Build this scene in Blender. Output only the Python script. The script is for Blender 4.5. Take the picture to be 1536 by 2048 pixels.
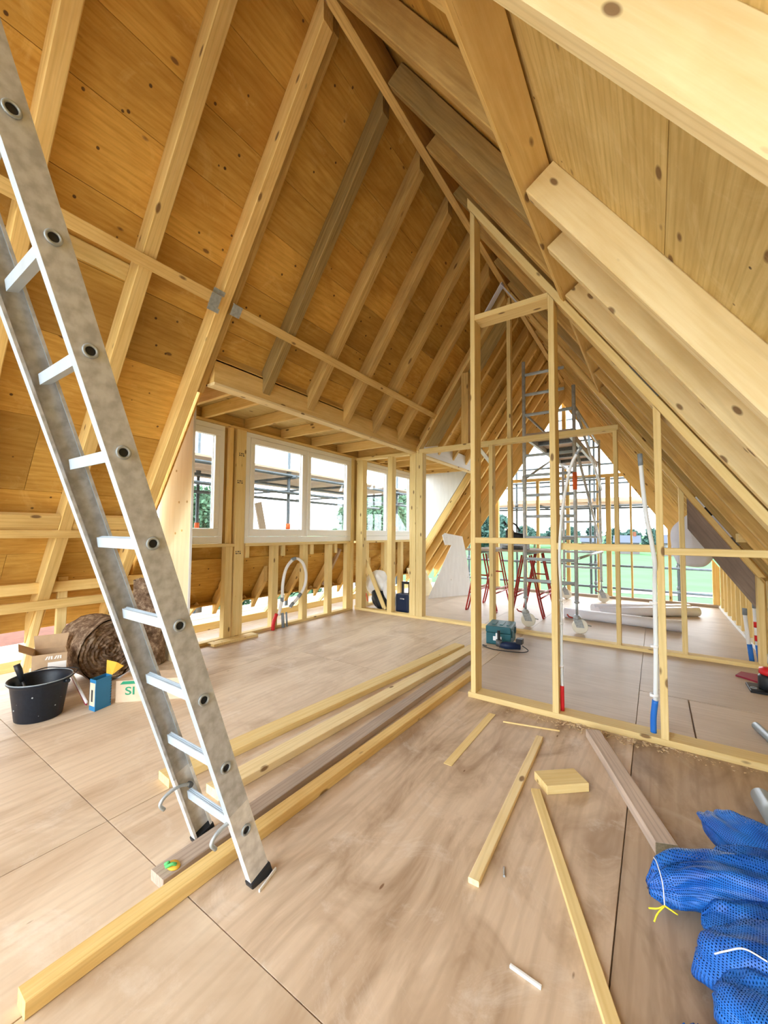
import bpy, bmesh, math, random
from mathutils import Vector as V, Matrix as M, noise as NZ
random.seed(7)
S = bpy.context.scene
for o in list(bpy.data.objects): bpy.data.objects.remove(o)
COL = S.collection
# ------------------------------------------------------------------ camera
H = 1.33
FPX, YAW, PIT, ROL = 797.05, 0.597167, 0.0506314, 0.0086863
cf = V((-math.sin(YAW)*math.cos(PIT), math.cos(YAW)*math.cos(PIT), math.sin(PIT)))
cr = V((math.cos(YAW), math.sin(YAW), 0)); cu = cr.cross(cf)
cr2 = cr*math.cos(ROL)+cu*math.sin(ROL); cu2 = -cr*math.sin(ROL)+cu*math.cos(ROL)
cam = bpy.data.cameras.new('camera'); cam.sensor_fit = 'HORIZONTAL'; cam.sensor_width = 36; cam.lens = 36*FPX/1536
cam.clip_start = .02; cam.clip_end = 2000
co = bpy.data.objects.new('camera', cam); COL.objects.link(co)
co.matrix_world = M(((cr2.x,cu2.x,-cf.x,0),(cr2.y,cu2.y,-cf.y,0),(cr2.z,cu2.z,-cf.z,H),(0,0,0,1)))
S.camera = co
# ------------------------------------------------------------------ sky, exposure
W = bpy.data.worlds.new('sky'); S.world = W; W.use_nodes = True
bg = W.node_tree.nodes['Background']; bg.inputs[0].default_value = (.86,.935,1,1); bg.inputs[1].default_value = 1.6
S.view_settings.view_transform = 'Standard'; S.view_settings.look = 'None'; S.view_settings.gamma = 1
S.view_settings.use_curve_mapping = False
S.view_settings.exposure = 2.72
S.cycles.max_bounces = 9; S.cycles.diffuse_bounces = 6; S.cycles.glossy_bounces = 3; S.cycles.transparent_max_bounces = 14
S.cycles.sample_clamp_indirect = 6
# ------------------------------------------------------------------ materials
def _nt(name):
    m = bpy.data.materials.new(name); m.use_nodes = True
    nt = m.node_tree; return m, nt, nt.nodes['Principled BSDF']
def nd(nt, t, **k):
    n = nt.nodes.new(t)
    for a, b in k.items(): setattr(n, a, b)
    return n
def ramp(nt, fac, stops):
    r = nd(nt, 'ShaderNodeValToRGB'); e = r.color_ramp.elements
    while len(e) < len(stops): e.new(.5)
    for i, (p, c) in enumerate(stops): e[i].position = p; e[i].color = (*c, 1) if len(c) == 3 else c
    nt.links.new(fac, r.inputs[0]); return r.outputs[0]
def mixc(nt, a, b, f, mode='MIX'):
    n = nd(nt, 'ShaderNodeMix', data_type='RGBA', blend_type=mode)
    for i, x in ((6, a), (7, b)):
        if hasattr(x, 'links'): nt.links.new(x, n.inputs[i])
        else: n.inputs[i].default_value = (*x, 1)
    if hasattr(f, 'links'): nt.links.new(f, n.inputs[0])
    else: n.inputs[0].default_value = f
    return n.outputs[2]
def simple(name, col, rough=.6, metal=0, var=0, nscale=30, dark=None, spec=.3):
    m, nt, p = _nt(name); p.inputs['Roughness'].default_value = rough; p.inputs['Metallic'].default_value = metal
    p.inputs['Specular IOR Level'].default_value = spec
    if var or dark:
        tc = nd(nt, 'ShaderNodeTexCoord'); n = nd(nt, 'ShaderNodeTexNoise'); n.inputs['Scale'].default_value = nscale; n.inputs['Detail'].default_value = 5
        nt.links.new(tc.outputs['Object'], n.inputs['Vector'])
        d = dark or tuple(c*(1-var) for c in col)
        nt.links.new(ramp(nt, n.outputs[0], [(.35, d), (.62, col)]), p.inputs['Base Color'])
    else: p.inputs['Base Color'].default_value = (*col, 1)
    return m
def wood(name, light, dark, gx=1.0, gy=16, blot=.35, blotcol=None, knot=.10, kx=1.6, ky=5, cath=.35, bump=.15, rough=.7, rnd=.16, blots=1.3, nail=0, scuff=None):
    """timber: grain runs along local X; every piece gets its own offset and tone"""
    m, nt, p = _nt(name); L = nt.links
    p.inputs['Roughness'].default_value = rough; p.inputs['Specular IOR Level'].default_value = .2
    tc = nd(nt, 'ShaderNodeTexCoord'); oi = nd(nt, 'ShaderNodeObjectInfo')
    mu = nd(nt, 'ShaderNodeMath', operation='MULTIPLY'); mu.inputs[1].default_value = 57.0; L.new(oi.outputs['Random'], mu.inputs[0])
    ad = nd(nt, 'ShaderNodeVectorMath', operation='ADD'); L.new(tc.outputs['Object'], ad.inputs[0]); L.new(mu.outputs[0], ad.inputs[1])
    def mp(sx, sy, sz):
        n = nd(nt, 'ShaderNodeMapping'); n.inputs['Scale'].default_value = (sx, sy, sz); L.new(ad.outputs[0], n.inputs[0]); return n.outputs[0]
    g = nd(nt, 'ShaderNodeTexNoise'); g.inputs['Scale'].default_value = 3; g.inputs['Detail'].default_value = 7; g.inputs['Roughness'].default_value = .62
    L.new(mp(gx, gy, gy), g.inputs['Vector'])
    wv = nd(nt, 'ShaderNodeTexWave', wave_type='BANDS', bands_direction='Y'); wv.inputs['Scale'].default_value = 1.6; wv.inputs['Distortion'].default_value = 14
    wv.inputs['Detail'].default_value = 2; wv.inputs['Detail Scale'].default_value = .6
    L.new(mp(.5*gx, gy*.35, gy*.35), wv.inputs['Vector'])
    mid = tuple((a+b)/2 for a, b in zip(light, dark))
    c1 = ramp(nt, g.outputs[0], [(.3, dark), (.5, mid), (.68, light)])
    c2 = ramp(nt, wv.outputs['Fac'], [(.0, tuple(x*.82 for x in mid)), (.3, light), (1, light)])
    c = mixc(nt, c1, c2, cath)
    b = nd(nt, 'ShaderNodeTexNoise'); b.inputs['Scale'].default_value = blots; b.inputs['Detail'].default_value = 5; b.inputs['Roughness'].default_value = .6; b.inputs['Distortion'].default_value = .8
    L.new(mp(1, 2.2, 2.2), b.inputs['Vector'])
    bf = nd(nt, 'ShaderNodeMapRange'); bf.inputs[1].default_value = .45; bf.inputs[2].default_value = .72; bf.inputs[3].default_value = 0; bf.inputs[4].default_value = blot
    L.new(b.outputs[0], bf.inputs[0])
    c = mixc(nt, c, blotcol or tuple(x*.55 for x in dark), bf.outputs[0])
    if knot:
        v = nd(nt, 'ShaderNodeTexVoronoi'); v.inputs['Scale'].default_value = 1; L.new(mp(kx, ky, ky), v.inputs['Vector'])
        kf = nd(nt, 'ShaderNodeMapRange'); kf.inputs[1].default_value = knot*.62; kf.inputs[2].default_value = knot; kf.inputs[3].default_value = .85; kf.inputs[4].default_value = 0
        L.new(v.outputs['Distance'], kf.inputs[0])
        c = mixc(nt, c, (.16, .075, .03), kf.outputs[0])
    if nail:
        v = nd(nt, 'ShaderNodeTexVoronoi'); v.inputs['Scale'].default_value = 1; L.new(mp(8, 8, 8), v.inputs['Vector'])
        kf = nd(nt, 'ShaderNodeMapRange'); kf.inputs[1].default_value = nail*.7; kf.inputs[2].default_value = nail; kf.inputs[3].default_value = .9; kf.inputs[4].default_value = 0
        L.new(v.outputs['Distance'], kf.inputs[0])
        c = mixc(nt, c, (.07, .035, .02), kf.outputs[0])
    if scuff:
        v = nd(nt, 'ShaderNodeTexNoise'); v.inputs['Scale'].default_value = 2.6; v.inputs['Detail'].default_value = 9; v.inputs['Roughness'].default_value = .72; v.inputs['Distortion'].default_value = 1.2; L.new(mp(1, 1, 1), v.inputs['Vector'])
        kf = nd(nt, 'ShaderNodeMapRange'); kf.inputs[1].default_value = .55; kf.inputs[2].default_value = .75; kf.inputs[3].default_value = 0; kf.inputs[4].default_value = .6
        L.new(v.outputs[0], kf.inputs[0]); c = mixc(nt, c, scuff, kf.outputs[0])
    hs = nd(nt, 'ShaderNodeHueSaturation'); L.new(c, hs.inputs['Color'])
    mr = nd(nt, 'ShaderNodeMapRange'); mr.inputs[3].default_value = 1-rnd; mr.inputs[4].default_value = 1+rnd*.6; L.new(oi.outputs['Random'], mr.inputs[0]); L.new(mr.outputs[0], hs.inputs['Value'])
    L.new(hs.outputs[0], p.inputs['Base Color'])
    if bump:
        bp = nd(nt, 'ShaderNodeBump'); bp.inputs['Strength'].default_value = bump; bp.inputs['Distance'].default_value = .004
        L.new(g.outputs[0], bp.inputs['Height']); L.new(bp.outputs[0], p.inputs['Normal'])
    return m
MT = {}
MT['rafter'] = wood('rafter_timber', (.84,.62,.265), (.68,.44,.135), blot=.4, blotcol=(.50,.26,.055), knot=.13, kx=3.2, ky=8, gy=20)
MT['old'] = wood('old_timber', (.47,.32,.12), (.22,.145,.05), blot=.55, blotcol=(.30,.23,.12), knot=.11, gy=22, bump=.35)
MT['oldwarm'] = wood('old_warm_timber', (.72,.49,.18), (.46,.27,.075), blot=.5, blotcol=(.28,.18,.08), knot=.085, gy=20, bump=.3)
MT['stud'] = wood('planed_stud_timber', (.85,.68,.34), (.75,.55,.22), blot=.15, blotcol=(.58,.36,.11), knot=.12, kx=3.2, ky=8, gy=18, cath=.25, rnd=.08)
MT['ply_left'] = wood('roof_plywood', (.70,.44,.115), (.50,.27,.05), gx=1.6, gy=13, blot=.6, blotcol=(.32,.14,.018), knot=.09, kx=3, ky=6, cath=.26, rnd=.30, blots=1.0, nail=.09, scuff=(.80,.57,.22))
MT['ply_right'] = wood('pale_roof_plywood', (.76,.60,.28), (.54,.38,.13), gx=1.2, gy=14, blot=.5, blotcol=(.44,.28,.07), knot=.15, kx=4, ky=8, cath=.34, rnd=.12, nail=.06, scuff=(.82,.68,.38))
MT['ply_pale'] = wood('new_plywood', (.86,.75,.50), (.80,.67,.40), gx=.8, gy=7, blot=.1, blotcol=(.7,.5,.25), knot=.04, cath=.15, rnd=.05)
MT['floor'] = wood('floor_plywood', (.72,.59,.44), (.62,.48,.34), gx=1.1, gy=10, blot=.75, blotcol=(.40,.27,.165), knot=.03, cath=.3, rnd=.07, blots=1.1, nail=0, rough=.5, bump=.05, scuff=(.80,.72,.62))
MT['floor_x'] = wood('grey_floor_plywood', (.66,.56,.46), (.56,.45,.35), gx=.9, gy=14, blot=.45, blotcol=(.42,.33,.25), knot=.02, cath=.25, rnd=.08, rough=.5, bump=.06)
MT['floor_mottled'] = wood('mottled_floor_plywood', (.68,.54,.40), (.52,.39,.27), gx=.9, gy=8, blot=.9, blotcol=(.30,.195,.115), knot=.03, cath=.35, rnd=.03, blots=2.0, rough=.5, bump=.05, scuff=(.80,.74,.66))
MT['floor_stained'] = wood('stained_floor_plywood', (.52,.39,.27), (.40,.285,.19), gx=.9, gy=8, blot=.9, blotcol=(.24,.155,.09), knot=.03, cath=.35, rnd=.03, blots=2.0, rough=.5, bump=.05, scuff=(.66,.56,.46))  # brown stains, plus shade painted in as a darker base
MT['white_board'] = wood('white_washed_plywood', (.84,.86,.86), (.76,.78,.78), gx=.8, gy=6, blot=.12, blotcol=(.7,.66,.58), knot=.03, cath=.1, rnd=.03)
MT['grey_board'] = wood('grey_weathered_board', (.34,.265,.22), (.235,.18,.15), blot=.5, blotcol=(.16,.12,.10), knot=.05, gy=12, rnd=.05)
MT['weathered'] = wood('weathered_grey_timber', (.58,.47,.38), (.40,.31,.25), gy=26, blot=.4, blotcol=(.28,.24,.22), knot=.06, cath=.5, bump=.4)
MT['deck'] = wood('scaffold_deck_plank', (.58,.44,.33), (.46,.34,.25), blot=.3, knot=.03, rnd=.15)
MT['endgrain'] = simple('end_grain', (.25,.20,.12), .9, var=.3, nscale=120)
MT['upvc'] = simple('white_window_frame', (.90,.90,.87), .35, spec=.4)
MT['upvc_seal'] = simple('window_rubber_seal', (.03,.03,.03), .6)
MT['alu'] = simple('dull_aluminium', (.58,.61,.64), .42, .2, dark=(.44,.46,.48), nscale=26)
MT['alu_face'] = simple('scuffed_aluminium_face', (.54,.56,.58), .45, .1, dark=(.38,.385,.39), nscale=30)
MT['alu_light'] = simple('bright_aluminium', (.47,.55,.63), .4, .2, var=.08, nscale=14)  # pale blue of the lit side put into the base colour
MT['paint_splash'] = simple('white_paint_splash', (.74,.74,.73), .6, dark=(.52,.51,.50), nscale=22)
MT['galv'] = simple('galvanised_steel', (.42,.46,.48), .4, .35, var=.25, nscale=40)
MT['steel_dark'] = simple('dark_steel', (.16,.17,.18), .5, .6, var=.3, nscale=40)
MT['black'] = simple('black_plastic', (.018,.02,.024), .42)
MT['bucket'] = simple('black_bucket_plastic', (.006,.011,.02), .42, dark=(.010,.016,.027), nscale=60, spec=.35)
MT['mortar'] = simple('dried_mortar', (.34,.38,.40), .9, var=.5, nscale=40)
MT['teal'] = simple('teal_case_plastic', (.02,.12,.15), .45)
MT['navy'] = simple('navy_case_plastic', (.012,.025,.07), .45)
MT['white'] = simple('white_plastic', (.83,.85,.88), .4)
MT['offwhite'] = simple('offwhite_nylon', (.80,.78,.68), .5)
MT['conduit'] = simple('pale_conduit', (.78,.84,.90), .4)
MT['red'] = simple('red_plastic', (.62,.02,.025), .4)
MT['redpaint'] = simple('red_painted_steel', (.42,.03,.02), .45, var=.3, nscale=60)
MT['orange'] = simple('orange_plastic', (.75,.14,.04), .5)
MT['blue'] = simple('blue_plastic', (.02,.16,.60), .4)
MT['bluetape'] = simple('blue_card', (.03,.20,.42), .5)
MT['grey_tape'] = simple('grey_tape', (.23,.27,.31), .6)
MT['grey_pipe'] = simple('grey_pvc_pipe', (.30,.36,.41), .35)
MT['cardboard'] = simple('cardboard', (.52,.36,.22), .85, var=.12, nscale=12)
MT['cardboard_p'] = simple('pale_cardboard', (.74,.58,.42), .85, var=.1, nscale=12)
MT['yellow_card'] = simple('yellow_card', (.70,.42,.05), .8)
MT['label'] = simple('paper_label', (.82,.80,.77), .7)
MT['green_ink'] = simple('green_print', (.03,.30,.16), .7)
MT['dark_ink'] = simple('dark_print', (.05,.05,.05), .7)
MT['foil'] = simple('white_foil_membrane', (.74,.76,.88), .45, var=.06, nscale=6)
MT['tube_white'] = simple('white_pvc_tube', (.80,.82,.90), .35)
MT['maroon'] = simple('maroon_paint', (.30,.02,.05), .5)
MT['yellow'] = simple('yellow_cord', (.80,.72,.04), .5)
MT['green_scrap'] = simple('green_scrap', (.10,.45,.14), .6)
MT['foam'] = simple('yellow_foam', (.70,.50,.10), .9, var=.4, nscale=50)
MT['insul'] = simple('white_insulation_strip', (.80,.82,.82), .8, var=.1, nscale=30)
MT['field'] = simple('meadow_grass', (.078,.155,.074), 1, dark=(.070,.142,.064), nscale=.3, spec=0)
MT['yard'] = simple('pale_sand_yard', (.30,.27,.23), .9, var=.15, nscale=2)
MT['leaf'] = simple('tree_leaves', (.10,.17,.105), .8, dark=(.06,.125,.07), nscale=3, spec=.05)
MT['leaf_far'] = simple('far_tree_leaves', (.055,.10,.085), .9, dark=(.04,.078,.062), nscale=.4, spec=0)
MT['bark'] = simple('bark', (.12,.09,.06), .9)
MT['tile_orange'] = simple('orange_roof_tile', (.17,.058,.03), .8, var=.25, nscale=8)
MT['housewall'] = simple('pale_house_wall', (.11,.098,.095), .8)
MT['houseroof'] = simple('slate_house_roof', (.05,.06,.085), .8)
MT['sawdust'] = simple('sawdust', (.72,.56,.36), 1, var=.2, nscale=90)
MT['tube_out'] = simple('weathered_scaffold_tube', (.10,.12,.135), .45, .2, var=.25, nscale=20)  # base colour darkened to hold against the bright daylight outside
MT['tarp'] = simple('blue_tarpaulin', (.015,.06,.15), .5)
MT['felt'] = simple('dark_roofing_felt', (.05,.05,.055), .9)
def glassmat():
    m, nt, p = _nt('window_glass'); nt.nodes.remove(p)
    t = nd(nt, 'ShaderNodeBsdfTransparent'); t.inputs[0].default_value = (.96,.98,.98,1); g = nd(nt, 'ShaderNodeBsdfGlossy'); g.inputs['Roughness'].default_value = .01
    mx = nd(nt, 'ShaderNodeMixShader'); mx.inputs[0].default_value = .05; nt.links.new(t.outputs[0], mx.inputs[1]); nt.links.new(g.outputs[0], mx.inputs[2])
    nt.links.new(mx.outputs[0], nt.nodes['Material Output'].inputs[0]); return m
MT['glass'] = glassmat()
def woolmat():
    m, nt, p = _nt('mineral_wool'); p.inputs['Roughness'].default_value = 1; p.inputs['Specular IOR Level'].default_value = .05
    tc = nd(nt, 'ShaderNodeTexCoord'); mp = nd(nt, 'ShaderNodeMapping'); mp.inputs['Scale'].default_value = (6,6,30); nt.links.new(tc.outputs['Object'], mp.inputs[0])
    n = nd(nt, 'ShaderNodeTexNoise'); n.inputs['Scale'].default_value = 4; n.inputs['Detail'].default_value = 8; n.inputs['Roughness'].default_value = .75; nt.links.new(tc.outputs['Object'], n.inputs['Vector']); n.inputs['Scale'].default_value = 14
    nt.links.new(ramp(nt, n.outputs[0], [(.32,(.07,.04,.024)),(.5,(.25,.165,.11)),(.64,(.58,.44,.31))]), p.inputs['Base Color'])
    bp = nd(nt, 'ShaderNodeBump'); bp.inputs['Strength'].default_value = .9; bp.inputs['Distance'].default_value = .03; nt.links.new(n.outputs[0], bp.inputs['Height']); nt.links.new(bp.outputs[0], p.inputs['Normal'])
    return m
MT['wool'] = woolmat()
def netmat():
    m, nt, p = _nt('blue_net'); L = nt.links; p.inputs['Roughness'].default_value = .5
    uv = nd(nt, 'ShaderNodeUVMap'); sep = nd(nt, 'ShaderNodeSeparateXYZ'); L.new(uv.outputs[0], sep.inputs[0])
    def lines(out, k, w):
        a = nd(nt, 'ShaderNodeMath', operation='MULTIPLY'); a.inputs[1].default_value = k; L.new(out, a.inputs[0])
        b = nd(nt, 'ShaderNodeMath', operation='FRACT'); L.new(a.outputs[0], b.inputs[0])
        c = nd(nt, 'ShaderNodeMath', operation='LESS_THAN'); c.inputs[1].default_value = w; L.new(b.outputs[0], c.inputs[0]); return c.outputs[0]
    mx = nd(nt, 'ShaderNodeMath', operation='MAXIMUM'); L.new(lines(sep.outputs[0], 150, .55), mx.inputs[0]); L.new(lines(sep.outputs[1], 150, .55), mx.inputs[1])
    n = nd(nt, 'ShaderNodeTexNoise'); n.inputs['Scale'].default_value = 9; tc = nd(nt, 'ShaderNodeTexCoord'); L.new(tc.outputs['Object'], n.inputs['Vector'])
    L.new(ramp(nt, n.outputs[0], [(.3,(.004,.075,.40)),(.7,(.015,.17,.62))]), p.inputs['Base Color'])
    t = nd(nt, 'ShaderNodeBsdfTransparent'); ms = nd(nt, 'ShaderNodeMixShader'); L.new(mx.outputs[0], ms.inputs[0]); L.new(t.outputs[0], ms.inputs[1]); L.new(p.outputs[0], ms.inputs[2])
    L.new(ms.outputs[0], nt.nodes['Material Output'].inputs[0]); return m
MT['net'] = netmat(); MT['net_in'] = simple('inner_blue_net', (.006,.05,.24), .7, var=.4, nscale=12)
# ------------------------------------------------------------------ helpers
def tag(o, label=None, cat=None, kind=None, group=None):
    if label: o['label'] = label
    if cat: o['category'] = cat
    if kind: o['kind'] = kind
    if group: o['group'] = group
    return o
def emp(name, loc=(0,0,0), label=None, cat=None, kind=None, group=None, rz=0):
    o = bpy.data.objects.new(name, None); COL.objects.link(o); o.empty_display_size = .1
    o.matrix_basis = M.Translation(V(loc)) @ M.Rotation(rz, 4, 'Z'); return tag(o, label, cat, kind, group)
def wm(o):
    return (wm(o.parent) @ o.matrix_parent_inverse @ o.matrix_basis) if o.parent else o.matrix_basis.copy()
def put(name, me, mat, parent=None, mw=None, smooth=False):
    o = bpy.data.objects.new(name, me); COL.objects.link(o)
    if mat is not None and not me.materials: me.materials.append(MT[mat] if isinstance(mat, str) else mat)
    mw = mw or M()
    if parent is not None: o.parent = parent; o.matrix_parent_inverse = wm(parent).inverted()
    o.matrix_basis = mw
    if smooth:
        for p in me.polygons: p.use_smooth = True
    return o
def mesh(name, vs, fs):
    me = bpy.data.meshes.new(name); me.from_pydata([tuple(v) for v in vs], [], fs); me.update(); return me
def frame(a, s):
    a = V(a).normalized(); s = V(s); s = (s-a*s.dot(a)).normalized(); return a, s, a.cross(s)
def beam(name, par, P0, P1, w, d, side, mat, c0=None, c1=None, ch=.003):
    """squared timber from P0 to P1, w wide along side, d deep; c0 / c1 = normals of the end cuts"""
    P0, P1 = V(P0), V(P1); a, s, n = frame(P1-P0, side); Ln = (P1-P0).length
    x, y = w/2, d/2; c = min(ch, x*.4, y*.4)
    prof = [(-x+c,-y),(x-c,-y),(x,-y+c),(x,y-c),(x-c,y),(-x+c,y),(-x,y-c),(-x,-y+c)]
    def sl(cn, p, base):
        if cn is None: return base
        k = V(cn); q = s*p[0]+n*p[1]; return base - q.dot(k)/a.dot(k)
    vs = [(sl(c0, p, 0), p[0], p[1]) for p in prof]+[(sl(c1, p, Ln), p[0], p[1]) for p in prof]
    fs = [(i, (i+1) % 8, (i+1) % 8+8, i+8) for i in range(8)]+[tuple(range(7,-1,-1)), tuple(range(8,16))]
    mw = M(((a.x,s.x,n.x,P0.x),(a.y,s.y,n.y,P0.y),(a.z,s.z,n.z,P0.z),(0,0,0,1)))
    return put(name, mesh(name, vs, fs), mat, par, mw)
def bx(name, par, lo, hi, mat, ax=None, ch=.003):
    """axis-aligned timber between two corners; grain along its longest axis unless ax is given"""
    lo, hi = V(lo), V(hi); d = hi-lo; c = (lo+hi)/2
    if ax is None: ax = max(range(3), key=lambda i: d[i])
    p0, p1 = c.copy(), c.copy(); p0[ax] = lo[ax]; p1[ax] = hi[ax]
    o = [i for i in range(3) if i != ax]; side = V((0,0,0)); side[o[0]] = 1
    return beam(name, par, p0, p1, d[o[0]], d[o[1]], side, mat, ch=ch)
def boxes(name, par, lst, mat, ch=0):
    vs, fs = [], []
    for lo, hi in lst:
        b = len(vs)
        vs += [(x,y,z) for x in (lo[0],hi[0]) for y in (lo[1],hi[1]) for z in (lo[2],hi[2])]
        fs += [tuple(b+i for i in f) for f in ((0,1,3,2),(4,6,7,5),(0,4,5,1),(2,3,7,6),(0,2,6,4),(1,5,7,3))]
    c = V(lst[0][0]); vs = [V(v)-c for v in vs]
    o = put(name, mesh(name, vs, fs), mat, par, M.Translation(c))
    if ch: m = o.modifiers.new('edge', 'BEVEL'); m.width = ch; m.segments = 2; m.limit_method = 'ANGLE'
    return o
def prism(name, par, pts, th, mat, gdir=None):
    """flat panel: outline pts (world, planar), thickness vector th; grain along gdir"""
    pts = [V(p) for p in pts]; th = V(th); o0 = pts[0]
    a, s, n = frame(gdir or (pts[1]-pts[0]), th.cross(V(gdir or (pts[1]-pts[0]))))
    R = M(((a.x,s.x,n.x,o0.x),(a.y,s.y,n.y,o0.y),(a.z,s.z,n.z,o0.z),(0,0,0,1))); Ri = R.inverted()
    k = len(pts); vs = [Ri@p for p in pts]+[Ri@(p+th) for p in pts]
    nrm = sum(((pts[i]-o0).cross(pts[(i+1) % k]-o0) for i in range(k)), V((0,0,0)))
    fs = [(i, (i+1) % k, (i+1) % k+k, i+k) for i in range(k)]+[tuple(range(k-1,-1,-1)), tuple(range(k,2*k))]
    if nrm.dot(th) < 0: fs = [tuple(reversed(f)) for f in fs]
    return put(name, mesh(name, vs, fs), mat, par, R)
def tubemesh(name, pts, r, n=10, closed=False, rs=None):
    pts = [V(p) for p in pts]; vs, fs = [], []; k = len(pts)
    t0 = (pts[1]-pts[0]).normalized(); u = t0.orthogonal().normalized()
    for i, p in enumerate(pts):
        t = (pts[min(i+1,k-1)]-pts[max(i-1,0)]).normalized() if not closed else (pts[(i+1) % k]-pts[i-1]).normalized()
        u = (u-t*u.dot(t)).normalized(); v = t.cross(u); q = rs[i] if rs else r
        vs += [p+(u*math.cos(a)+v*math.sin(a))*q for a in [2*math.pi*j/n for j in range(n)]]
    for i in range(k if closed else k-1):
        for j in range(n): fs.append((i*n+j, i*n+(j+1) % n, ((i+1) % k)*n+(j+1) % n, ((i+1) % k)*n+j))
    if not closed: fs += [tuple(range(n-1,-1,-1)), tuple(range((k-1)*n, k*n))]
    return vs, fs
def tube(name, par, pts, r, mat, n=10, closed=False, rs=None, smooth=True):
    o0 = V(pts[0]); vs, fs = tubemesh(name, pts, r, n, closed, rs)
    me = mesh(name, [v-o0 for v in vs], fs)
    o = put(name, me, mat, par, M.Translation(o0))
    if smooth:
        for p in me.polygons: p.use_smooth = len(p.vertices) == 4
    return o
def tubes(name, par, lst, mat, n=8):
    vs, fs = [], []; o0 = V(lst[0][0][0])
    for pts, r in lst:
        a, b = tubemesh(name, pts, r, n); k = len(vs); vs += [v-o0 for v in a]; fs += [tuple(i+k for i in f) for f in b]
    me = mesh(name, vs, fs); o = put(name, me, mat, par, M.Translation(o0))
    for p in me.polygons: p.use_smooth = len(p.vertices) == 4
    return o
def spline(pts, k=8):
    pts = [V(p) for p in pts]; P = [pts[0]*2-pts[1]]+pts+[pts[-1]*2-pts[-2]]; out = []
    for i in range(1, len(P)-2):
        for j in range(k):
            t = j/k; a, b, c, d = P[i-1:i+3]
            out.append(.5*((2*b)+(c-a)*t+(2*a-5*b+4*c-d)*t*t+(3*b-a-3*c+d)*t**3))
    return out+[pts[-1]]
def lathe(name, par, prof, mat, loc, n=32, sx=1, sy=1, mw=None, smooth=True):
    vs, fs = [], []; k = len(prof)
    for r, z in prof: vs += [(r*sx*math.cos(2*math.pi*j/n), r*sy*math.sin(2*math.pi*j/n), z) for j in range(n)]
    for i in range(k-1):
        for j in range(n): fs.append((i*n+j, i*n+(j+1) % n, (i+1)*n+(j+1) % n, (i+1)*n+j))
    fs += [tuple(range(n-1,-1,-1)), tuple(range((k-1)*n, k*n))]
    o = put(name, mesh(name, vs, fs), mat, par, M.Translation(V(loc)) @ (mw or M()))
    if smooth:
        for p in o.data.polygons: p.use_smooth = len(p.vertices) == 4
    return o
def text(name, par, body, size, loc, xdir, ydir, mat, ext=.0008, sx=1):
    c = bpy.data.curves.new(name, 'FONT'); c.body = body; c.size = size; c.extrude = ext; c.offset = size*.012
    t = bpy.data.objects.new(name+'_tmp', c); me = bpy.data.meshes.new_from_object(t); bpy.data.objects.remove(t)
    x, y = V(xdir).normalized(), V(ydir).normalized(); z = x.cross(y); x = x*sx
    return put(name, me, mat, par, M(((x.x,y.x,z.x,loc[0]),(x.y,y.y,z.y,loc[1]),(x.z,y.z,z.z,loc[2]),(0,0,0,1))))
# roof planes (undersides of the rafters)
LA, LB = 7.175, 1.457          # left:  z = LA + LB x
RA, RB = 2.289, 1.515          # right: z = RA - RB x
NL = V((-LB,0,1)).normalized(); NR = V((RB,0,1)).normalized()
def LP(x, y, off=0): return V((x, y, LA+LB*x))+NL*off
def RP(x, y, off=0): return V((x, y, RA-RB*x))+NR*off
DL, DR = .14, .16
Y0, Y1 = -2.4, 9.62
VX = (1,0,0); VY = (0,1,0); VZ = (0,0,1)
# ------------------------------------------------------------------ floor
fl = tag(emp('floor', (0,0,0)), 'bare plywood sheet floor of the loft', 'floor', 'structure')
bx('sub_floor', fl, (-5.1,Y0,-.22), (1.25,Y1+.05,-.02), 'deck', 1)
def sheet(x0, x1, y0, y1, g, m):
    e = .0022; bx('floor_sheet', fl, (x0+e,y0+e,-.019), (x1-e,y1-e,0), m, g, ch=.0012)
xs = [-5.1,-3.42,-2.1,-1.46,-.14,1.25]
for j, (a, b) in enumerate(((Y0,.862),(.862,3.2),(3.2,5.5),(5.5,7.9),(7.9,Y1+.05))):
    for i in range(5):
        x0, x1 = xs[i], xs[i+1]
        if j == 2 and i == 4:
            sheet(-.14,.19,3.2,4.105,0,'floor_x'); sheet(.196,1.25,3.2,4.10,0,'floor_x'); sheet(-.14,1.25,4.112,b,0,'floor_x'); continue
        gx = (j >= 2 and i >= 3) or j >= 3
        if i >= 3 and j < 2: sheet(x0, x1, a, b, 1, 'floor_stained' if i == 4 else ('floor_mottled' if j == 1 else 'floor')); continue
        sheet(x0, x1, a, b, 0 if gx else 1, 'floor_x' if gx else 'floor')
# ------------------------------------------------------------------ roof, left slope
rl = tag(emp('roof_left', (-3,3,3)), 'steep plywood roof slope with rafters above the dormer windows', 'roof', 'structure')
def lraft(y0, y1, xt, xb, mat, off=0, dep=DL, par=rl, name='rafter'):
    ym = (y0+y1)/2; A = LP(xt, ym, off+dep/2); B = LP(xb, ym, off+dep/2)
    # keep the underside ends at the asked x
    A -= V((NL.x*dep/2,0,0))*0; return beam(name, par, A, B, y1-y0, dep, VY, mat, c0=VX, c1=VX, ch=.005)
LR = [(-2.35,-2.26),(-1.80,-1.71),(-1.2,-1.11),(-.6,-.51),(-.02,.07),(.585,.67),(1.195,1.285),(1.775,1.865)]
for a, b in LR: lraft(a, b, -1.66, -4.66, 'rafter')
lraft(1.872, 1.945, -1.66, -3.17, 'oldwarm', off=.045, dep=.09)
for i, (a, b) in enumerate(((2.46,2.55),(3.06,3.155),(3.665,3.765),(4.27,4.37),(4.9,4.99))):
    lraft(a, b, -1.66, -3.085, ('old','oldwarm','oldwarm','oldwarm','oldwarm')[i])
LF = [5.62,6.22,6.82,7.42]
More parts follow.
